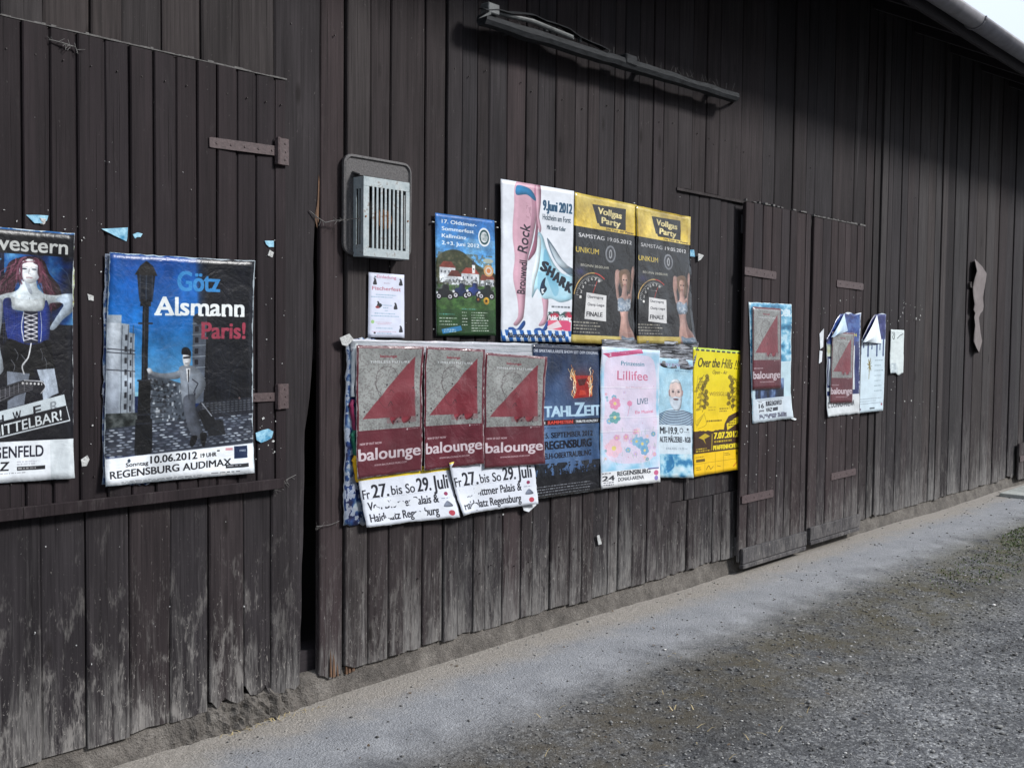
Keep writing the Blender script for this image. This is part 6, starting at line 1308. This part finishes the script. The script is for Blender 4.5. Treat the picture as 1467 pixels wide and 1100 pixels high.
# torn board far right
pts = [(1398, 372), (1413, 388), (1411, 412), (1409, 430), (1411, 446), (1403, 442), (1404, 470), (1409, 486), (1403, 505), (1396, 500), (1395, 470), (1390, 440), (1395, 415)]
rows = [(372, 1398, 1400), (380, 1397, 1407), (388, 1397, 1413), (400, 1396, 1412), (412, 1396, 1411), (424, 1395, 1409), (436, 1395, 1410), (444, 1394, 1408), (448, 1398, 1404), (454, 1395, 1402), (466, 1396, 1404), (478, 1397, 1406), (488, 1397, 1408), (497, 1397, 1405), (505, 1400, 1402)]
V = []; F = []; n = 7
for i, (py, xa_, xb_) in enumerate(rows):
    (xl_, z), (xr_, _) = W(xa_, py, -.05), W(xb_, py, -.014)
    for j in range(n):
        q = j/(n-1); V.append((xl_+(xr_-xl_)*q, -.013-.045*(1-q)**1.7*(.6+.5*math.sin(i*.8)**2)-.006*math.sin(q*6+i), z+.004*math.sin(i*2+j)))
for i in range(len(rows)-1):
    for j in range(n-1): F.append((i*n+j, (i+1)*n+j, (i+1)*n+j+1, i*n+j+1))
N = len(V); V += [(x, y+.003, z) for x, y, z in V]; F += [tuple(q+N for q in reversed(f)) for f in F]+[((i+1)*n, i*n, i*n+N, (i+1)*n+N) for i in range(len(rows)-1)]
o = new_obj('torn_sheet', V, F, M['felt'], None, True); tag(o, 'jagged brown grey sheet curling off the wall at the far right', 'sheet')
x, z = W(1388, 408, -.006); m = MB(); m.tube([(x, -.001, z), (x, -.03, z)], .03, 10); o = m.build('knot_plug', M['nail']); tag(o, 'round dark iron knob beside the curling brown grey sheet', 'knob')

# ---------------------------------------------------------------- torn scraps, staples and flecks
def scrap(pts, Y, mat, lab, grp=None):
    if Y > -.02: Y -= .007
    P = [W(*p, Y) for p in pts]; n = len(P); cx = sum(p[0] for p in P)/n; cz = sum(p[1] for p in P)/n
    V = [(x, Y-.001-.006*abs(vnoise(i*1.7, cx*5, 3)-.3), z) for i, (x, z) in enumerate(P)]+[(cx, Y-.002, cz)]+[(x, Y+.0003, z) for x, z in P]
    F = [((i+1) % n, i, n) for i in range(n)]+[(i, (i+1) % n, n+1+(i+1) % n, n+1+i) for i in range(n)]
    o = new_obj('paper_scrap', V, F, mat); tag(o, lab, 'paper scrap', grp); return o
def scrap_mat(nm, cols, seed):
    c = Cv(96, 64, cols[0]); return None
scrap([(37, 308), (52, 308), (69, 309), (67, 316), (60, 320), (49, 320)], YH-.002, M['scrapblue'], 'bright blue torn scrap above the corset woman poster')
scrap([(57, 312), (66, 314), (64, 321), (61, 322)], YH-.005, M['scrapwhite'], 'beige white torn bit beside the bright blue scrap')
scrap([(145, 328), (166, 327), (183, 326), (182, 341), (181, 346), (166, 339)], YH-.002, M['scrapblue'], 'blue triangular torn scrap above the lamp post poster')
scrap([(190, 336), (197, 333), (204, 335), (201, 340), (196, 340), (193, 342)], YH-.002, M['scrapblue'], 'small blue flake just right of the blue triangular scrap')
scrap([(366, 620), (376, 616), (384, 614), (391, 618), (389, 627), (382, 631), (373, 634), (367, 630)], YH-.004, M['scrapblue'], 'crumpled blue white scrap beside the lower right of the lamp post poster')
scrap([(379, 345), (392, 345), (392, 354), (385, 354), (381, 350)], YH-.002, M['scrapblue'], 'small blue label bit at the right edge of the hatch')
scrap([(386, 358), (392, 362), (390, 369), (383, 366)], YH-.002, M['scrapwhite'], 'small white fleck below the blue label bit on the hatch')
scrap([(125, 421), (134, 424), (134, 431), (127, 430)], YH-.002, M['scrapwhite'], 'cream fleck between the two big hatch posters')
scrap([(116, 658), (125, 652), (128, 658), (124, 667), (117, 668)], YH-.002, M['scrapwhite'], 'white torn fleck low between the two big hatch posters')
scrap([(855, 767), (858, 766), (862, 779), (857, 780)], -.004, M['scrapwhite'], 'white pointed chip on the boards below the flowery poster')
scrap([(1000, 363), (1008, 366), (1004, 372), (1000, 374)], -.004, M['scrapwhite'], 'white torn chip right of the yellow and black party posters')
scrap([(985, 358), (994, 358), (995, 368), (987, 367)], -.004, M['scrapblue'], 'blue chip touching the right party poster edge')
scrap([(748, 724), (768, 716), (768, 723), (757, 733), (750, 731)], -.012, M['paper_back'], 'grey hanging paper corner below the third red triangle poster')
scrap([(1174, 478), (1180, 471), (1179, 497), (1175, 500)], YDp, M['paper_back'], 'narrow beige paper sliver on the left part of the right narrow door')
scrap([(1174, 502), (1178, 503), (1177, 518), (1173, 521)], YDp, M['paper_back'], 'short lower paper sliver on the left part of the right narrow door')
scrap([(1132, 596), (1141, 600), (1139, 602), (1133, 600)], YDp-.004, M['paper_back'], 'pale torn tail at the lower right of the worn blue door poster')
scrap([(486, 484), (500, 478), (506, 486), (497, 496), (490, 494)], -.016, M['scrapwhite'], 'crumpled pale paper at the top left corner of the long row')
# staples and flecks scattered over the wall: nobody could count them
m = MB(); r = random.Random(44)
def fleck(px, py, Y, s):
    x, z = W(px, py, Y); a = r.uniform(0, 3.14); n = r.choice((3, 4, 5)); P = []
    for k in range(n): q = a+2*math.pi*k/n; rr = s*r.uniform(.4, 1); P.append((x+math.cos(q)*rr, Y-r.uniform(.0005, .004), z+math.sin(q)*rr*r.choice((.6, 1, 1.4))))
    m.add(P, [tuple(range(n-1, -1, -1))])
def cluster(n, x0, y0, x1, y1, Y, s0=.0015, s1=.005):
    if Y > -.02: Y -= .004
    for _ in range(int(n*.62)): fleck(r.uniform(x0, x1), r.uniform(y0, y1), Y, r.uniform(s0, s1)*(1 if r.random() < .85 else 1.7))
cluster(30, 0, 130, 405, 345, YH-.0025, .001, .0028); cluster(26, 0, 300, 150, 345, YH-.0025); cluster(22, 105, 340, 148, 700, YH-.0025); cluster(34, 362, 330, 408, 690, YH-.0025); cluster(26, 366, 590, 395, 650, YH-.0025)
cluster(12, 0, 735, 420, 800, -.006, .0012, .003); cluster(28, 0, 800, 420, 1000, -.008, .0015, .0045); cluster(16, 460, 370, 620, 480, -.005); cluster(18, 585, 280, 716, 485, -.005); cluster(46, 985, 330, 1060, 520, -.005, .0015, .006)
cluster(16, 860, 700, 1055, 790, -.005, .001, .004); cluster(46, 1065, 600, 1155, 690, YDp+.001, .002, .009); cluster(34, 1136, 440, 1160, 600, YDp+.001, .002, .008); cluster(24, 1170, 425, 1235, 450, YDp+.001, .002, .008); cluster(16, 1170, 595, 1235, 680, YDp+.001, .002, .007)
cluster(44, 1270, 430, 1330, 475, -.007, .003, .010); cluster(24, 1270, 540, 1345, 600, -.007, .003, .009); cluster(12, 1060, 380, 1075, 600, YDp+.001, .002, .007); cluster(20, 700, 240, 990, 300, -.005, .001, .003); cluster(10, 640, 700, 860, 860, -.005)
o = m.build('paper_flecks', M['scrapwhite']); tag(o, 'tiny white paper flecks and staples left all over the boards', 'paper flecks', kind='stuff')
m = MB()
for (px, py) in ((624, 312), (709, 318), (665, 308), (712, 326), (620, 318), (908, 291), (986, 313), (1000, 366)):
    x, z = W(px, py, -.012); m.box(x-.006, x+.006, -.016, -.008, z-.002, z+.002)
o = m.build('staples', M['scrapwhite']); tag(o, 'bright staples along the poster tops', 'staples', kind='stuff')
# nail heads on the wall boards
m = MB(); allx = sorted(X1+ov+bl+rt+xl)
for x0, x1 in zip(allx[:-1], allx[1:]):
    if x1-x0 > .05:
        for z in (2.80, 3.95, .42, 1.52):
            if (z > ZD or x0 < DX1[0]-.1 or x0 > D2X1) and r.random() < .45:
                if x0 < XR and z < ZS: continue
                nails(m, [(x0+(x1-x0)*r.uniform(.25, .75), z+r.uniform(-.03, .03))], -.0045, .0035)
for x0, x1 in zip(hx[:-1], hx[1:]): nails(m, [((x0+x1)/2, HZT-.10), ((x0+x1)/2, HZB+.09)], YH-.002, .003)
o = m.build('nail_heads', M['nail'], barn); o['kind'] = 'stuff'

# ---------------------------------------------------------------- loose stones, grass, straw
def pebbles():
    g = np.random.RandomState(5); V = []; F = []
    ico = [(0, 0, 1), (.9, 0, .3), (.28, .85, .3), (-.73, .53, .3), (-.73, -.53, .3), (.28, -.85, .3), (0, 0, -.5)]
    fc = [(0, 1, 2), (0, 2, 3), (0, 3, 4), (0, 4, 5), (0, 5, 1), (6, 2, 1), (6, 3, 2), (6, 4, 3), (6, 5, 4), (6, 1, 5)]
    N = 42000; k = 0; out = []
    while k < N:
        x = 2.0+g.rand()**1.4*9.5; y = -.02-g.rand()*3.3
        if y > -.80 and g.rand() < .93: continue
        s = .0018+.0066*g.rand()**2.8+(.009*g.rand() if g.rand() < .02 else 0); s *= (1+(x-2)*.07)
        a = g.rand()*6.28; c, q = math.cos(a), math.sin(a); e = .6+.5*g.rand(); h = .4+.4*g.rand(); ap = min(max((y+.95)/.35, 0), 1)
        z = (float(fbm(x*.7, y*.7, 4, 3))-.5)*.035+(float(fbm(x*9, y*9, 8, 3))-.5)*(.012*(1-ap*.6))+ap*.012-.004 if False else None
        out.append((x, y, s, c, q, e, h)); k += 1
    A = np.array(out); x, y = A[:, 0], A[:, 1]; ap = np.clip((y+.95)/.35, 0, 1)
    z = (fbm(x*.7, y*.7, 4, 3)-.5)*.035+(fbm(x*9, y*9, 8, 3)-.5)*(.012*(1-ap*.6))+(vnoise(x*40, y*40, 3)-.5)*.006*(1-ap*.6)+ap*.012-.004
    I = np.array(ico); s, c, q, e, h = A[:, 2:].T
    jit = 1+(g.rand(len(A), 7)-.5)*.6
    px = I[None, :, 0]*s[:, None]*jit; py = I[None, :, 1]*(s*e)[:, None]*jit; pz = I[None, :, 2]*(s*h)[:, None]
    X = x[:, None]+px*c[:, None]-py*q[:, None]; Yy = y[:, None]+px*q[:, None]+py*c[:, None]; Z = z[:, None]+pz+(s*.1)[:, None]
    V = np.stack([X, Yy, Z], -1).reshape(-1, 3); F = (np.array(fc)[None]+(np.arange(len(A))*7)[:, None, None]).reshape(-1, 3)
    me = bpy.data.meshes.new('loose_gravel'); me.vertices.add(len(V)); me.vertices.foreach_set('co', V.ravel().astype(np.float32)); me.loops.add(F.size); me.loops.foreach_set('vertex_index', F.ravel().astype(np.int32)); me.polygons.add(len(F)); me.polygons.foreach_set('loop_start', np.arange(0, F.size, 3, dtype=np.int32)); me.update(calc_edges=True); me.validate()
    me.materials.append(M['pebble']); o = bpy.data.objects.new('loose_gravel', me); COL.objects.link(o); tag(o, 'loose grey gravel scattered over the yard', 'gravel', kind='stuff')
pebbles()
def blades(name, n, cx, cy, rx, ry, h, mat, lab, flat=False, seed=1):
    r = random.Random(seed); m = MB()
    for _ in range(n):
        a = r.uniform(0, 6.28); d = math.sqrt(r.random()); x = cx+math.cos(a)*d*rx; y = cy+math.sin(a)*d*ry; b = r.uniform(0, 6.28); hh = h*r.uniform(.4, 1); w = .0018*r.uniform(.7, 1.6)*(2 if not flat else 1)
        lx, ly = math.cos(b)*hh*(.5 if not flat else 1), math.sin(b)*hh*(.5 if not flat else 1); zt = hh if not flat else .012; nx_, ny_ = -math.sin(b)*w, math.cos(b)*w
        m.add([(x-nx_, y-ny_, .0), (x+nx_, y+ny_, .0), (x+lx*.5+nx_*.7, y+ly*.5+ny_*.7, zt*.65+.004), (x+lx*.5-nx_*.7, y+ly*.5-ny_*.7, zt*.65+.004), (x+lx, y+ly, zt)], [(0, 1, 2, 3), (3, 2, 4)])
    o = m.build(name, mat); tag(o, lab, name.replace('_', ' '), kind='stuff')
blades('grass', 1100, 9.1, -1.02, .8, .20, .014, M['grass'], 'short bright green grass tuft at the right of the yard', seed=3)
blades('sparse_grass', 500, 7.6, -1.15, 1.1, .22, .016, M['grass'], 'sparse mossy grass at the middle of the yard', seed=6)
blades('dry_straw', 42, 3.7, -1.1, 1.0, .5, .06, M['straw'], 'few dry stalks lying on the gravel', True, 5)
blades('plinth_straw', 60, 2.35, -.05, .25, .03, .05, M['straw'], 'dry stalks and cobweb bits at the rotten foot of the boards', True, 9)

# a few bigger stones and fallen leaves one could pick up, pressed into the yard
g = random.Random(21)
def stone(x, y, s):
    bm = bmesh.new(); bmesh.ops.create_icosphere(bm, subdivisions=2, radius=1)
    sx, sy, sz = s*g.uniform(.7, 1.2), s*g.uniform(.6, 1.0), s*g.uniform(.35, .6); o3 = g.uniform(0, 50)
    for v in bm.verts:
        k = .8+.45*float(vnoise(v.co.x*1.6+o3, v.co.y*1.6+v.co.z*2+o3, 3)); v.co = Vector((v.co.x*sx*k, v.co.y*sy*k, v.co.z*sz*k))
    me = bpy.data.meshes.new('stone'); bm.to_mesh(me); bm.free(); me.materials.append(M['stone']); o = bpy.data.objects.new('stone', me); COL.objects.link(o)
    o.location = (x, y, .004+sz*.3); o.rotation_euler = (0, 0, g.uniform(0, 6.28)); tag(o, 'loose grey stone lying on the gravel yard', 'stone', 'loose stones on the yard'); return o
M['stone'] = simple('grey_stone', (.12, .118, .112), (.27, .265, .25), 60, .85)
for k in range(34):
    x = 2.5+g.random()**1.3*6; y = -g.uniform(.75, 2.2); stone(x, y, g.uniform(.006, .013))
m = MB()
for k in range(70):
    x = g.uniform(1.8, 9); y = -g.uniform(.02, 1.9)**1.0; a = g.uniform(0, 6.28); s = g.uniform(.006, .016); c_, s_ = math.cos(a), math.sin(a)
    P = [(-1, 0), (-.3, .45), (.5, .35), (1, 0), (.4, -.4), (-.4, -.35)]; m.add([(x+(px*c_-py*s_)*s, y+(px*s_+py*c_)*s, .014+g.uniform(0, .006)) for px, py in P], [tuple(range(6))])
o = m.build('leaf_litter', simple('dry_leaf', (.030, .020, .012), (.12, .08, .045), 60, .8)); tag(o, 'tiny dry leaf scraps littered over the yard', 'leaf litter', kind='stuff')
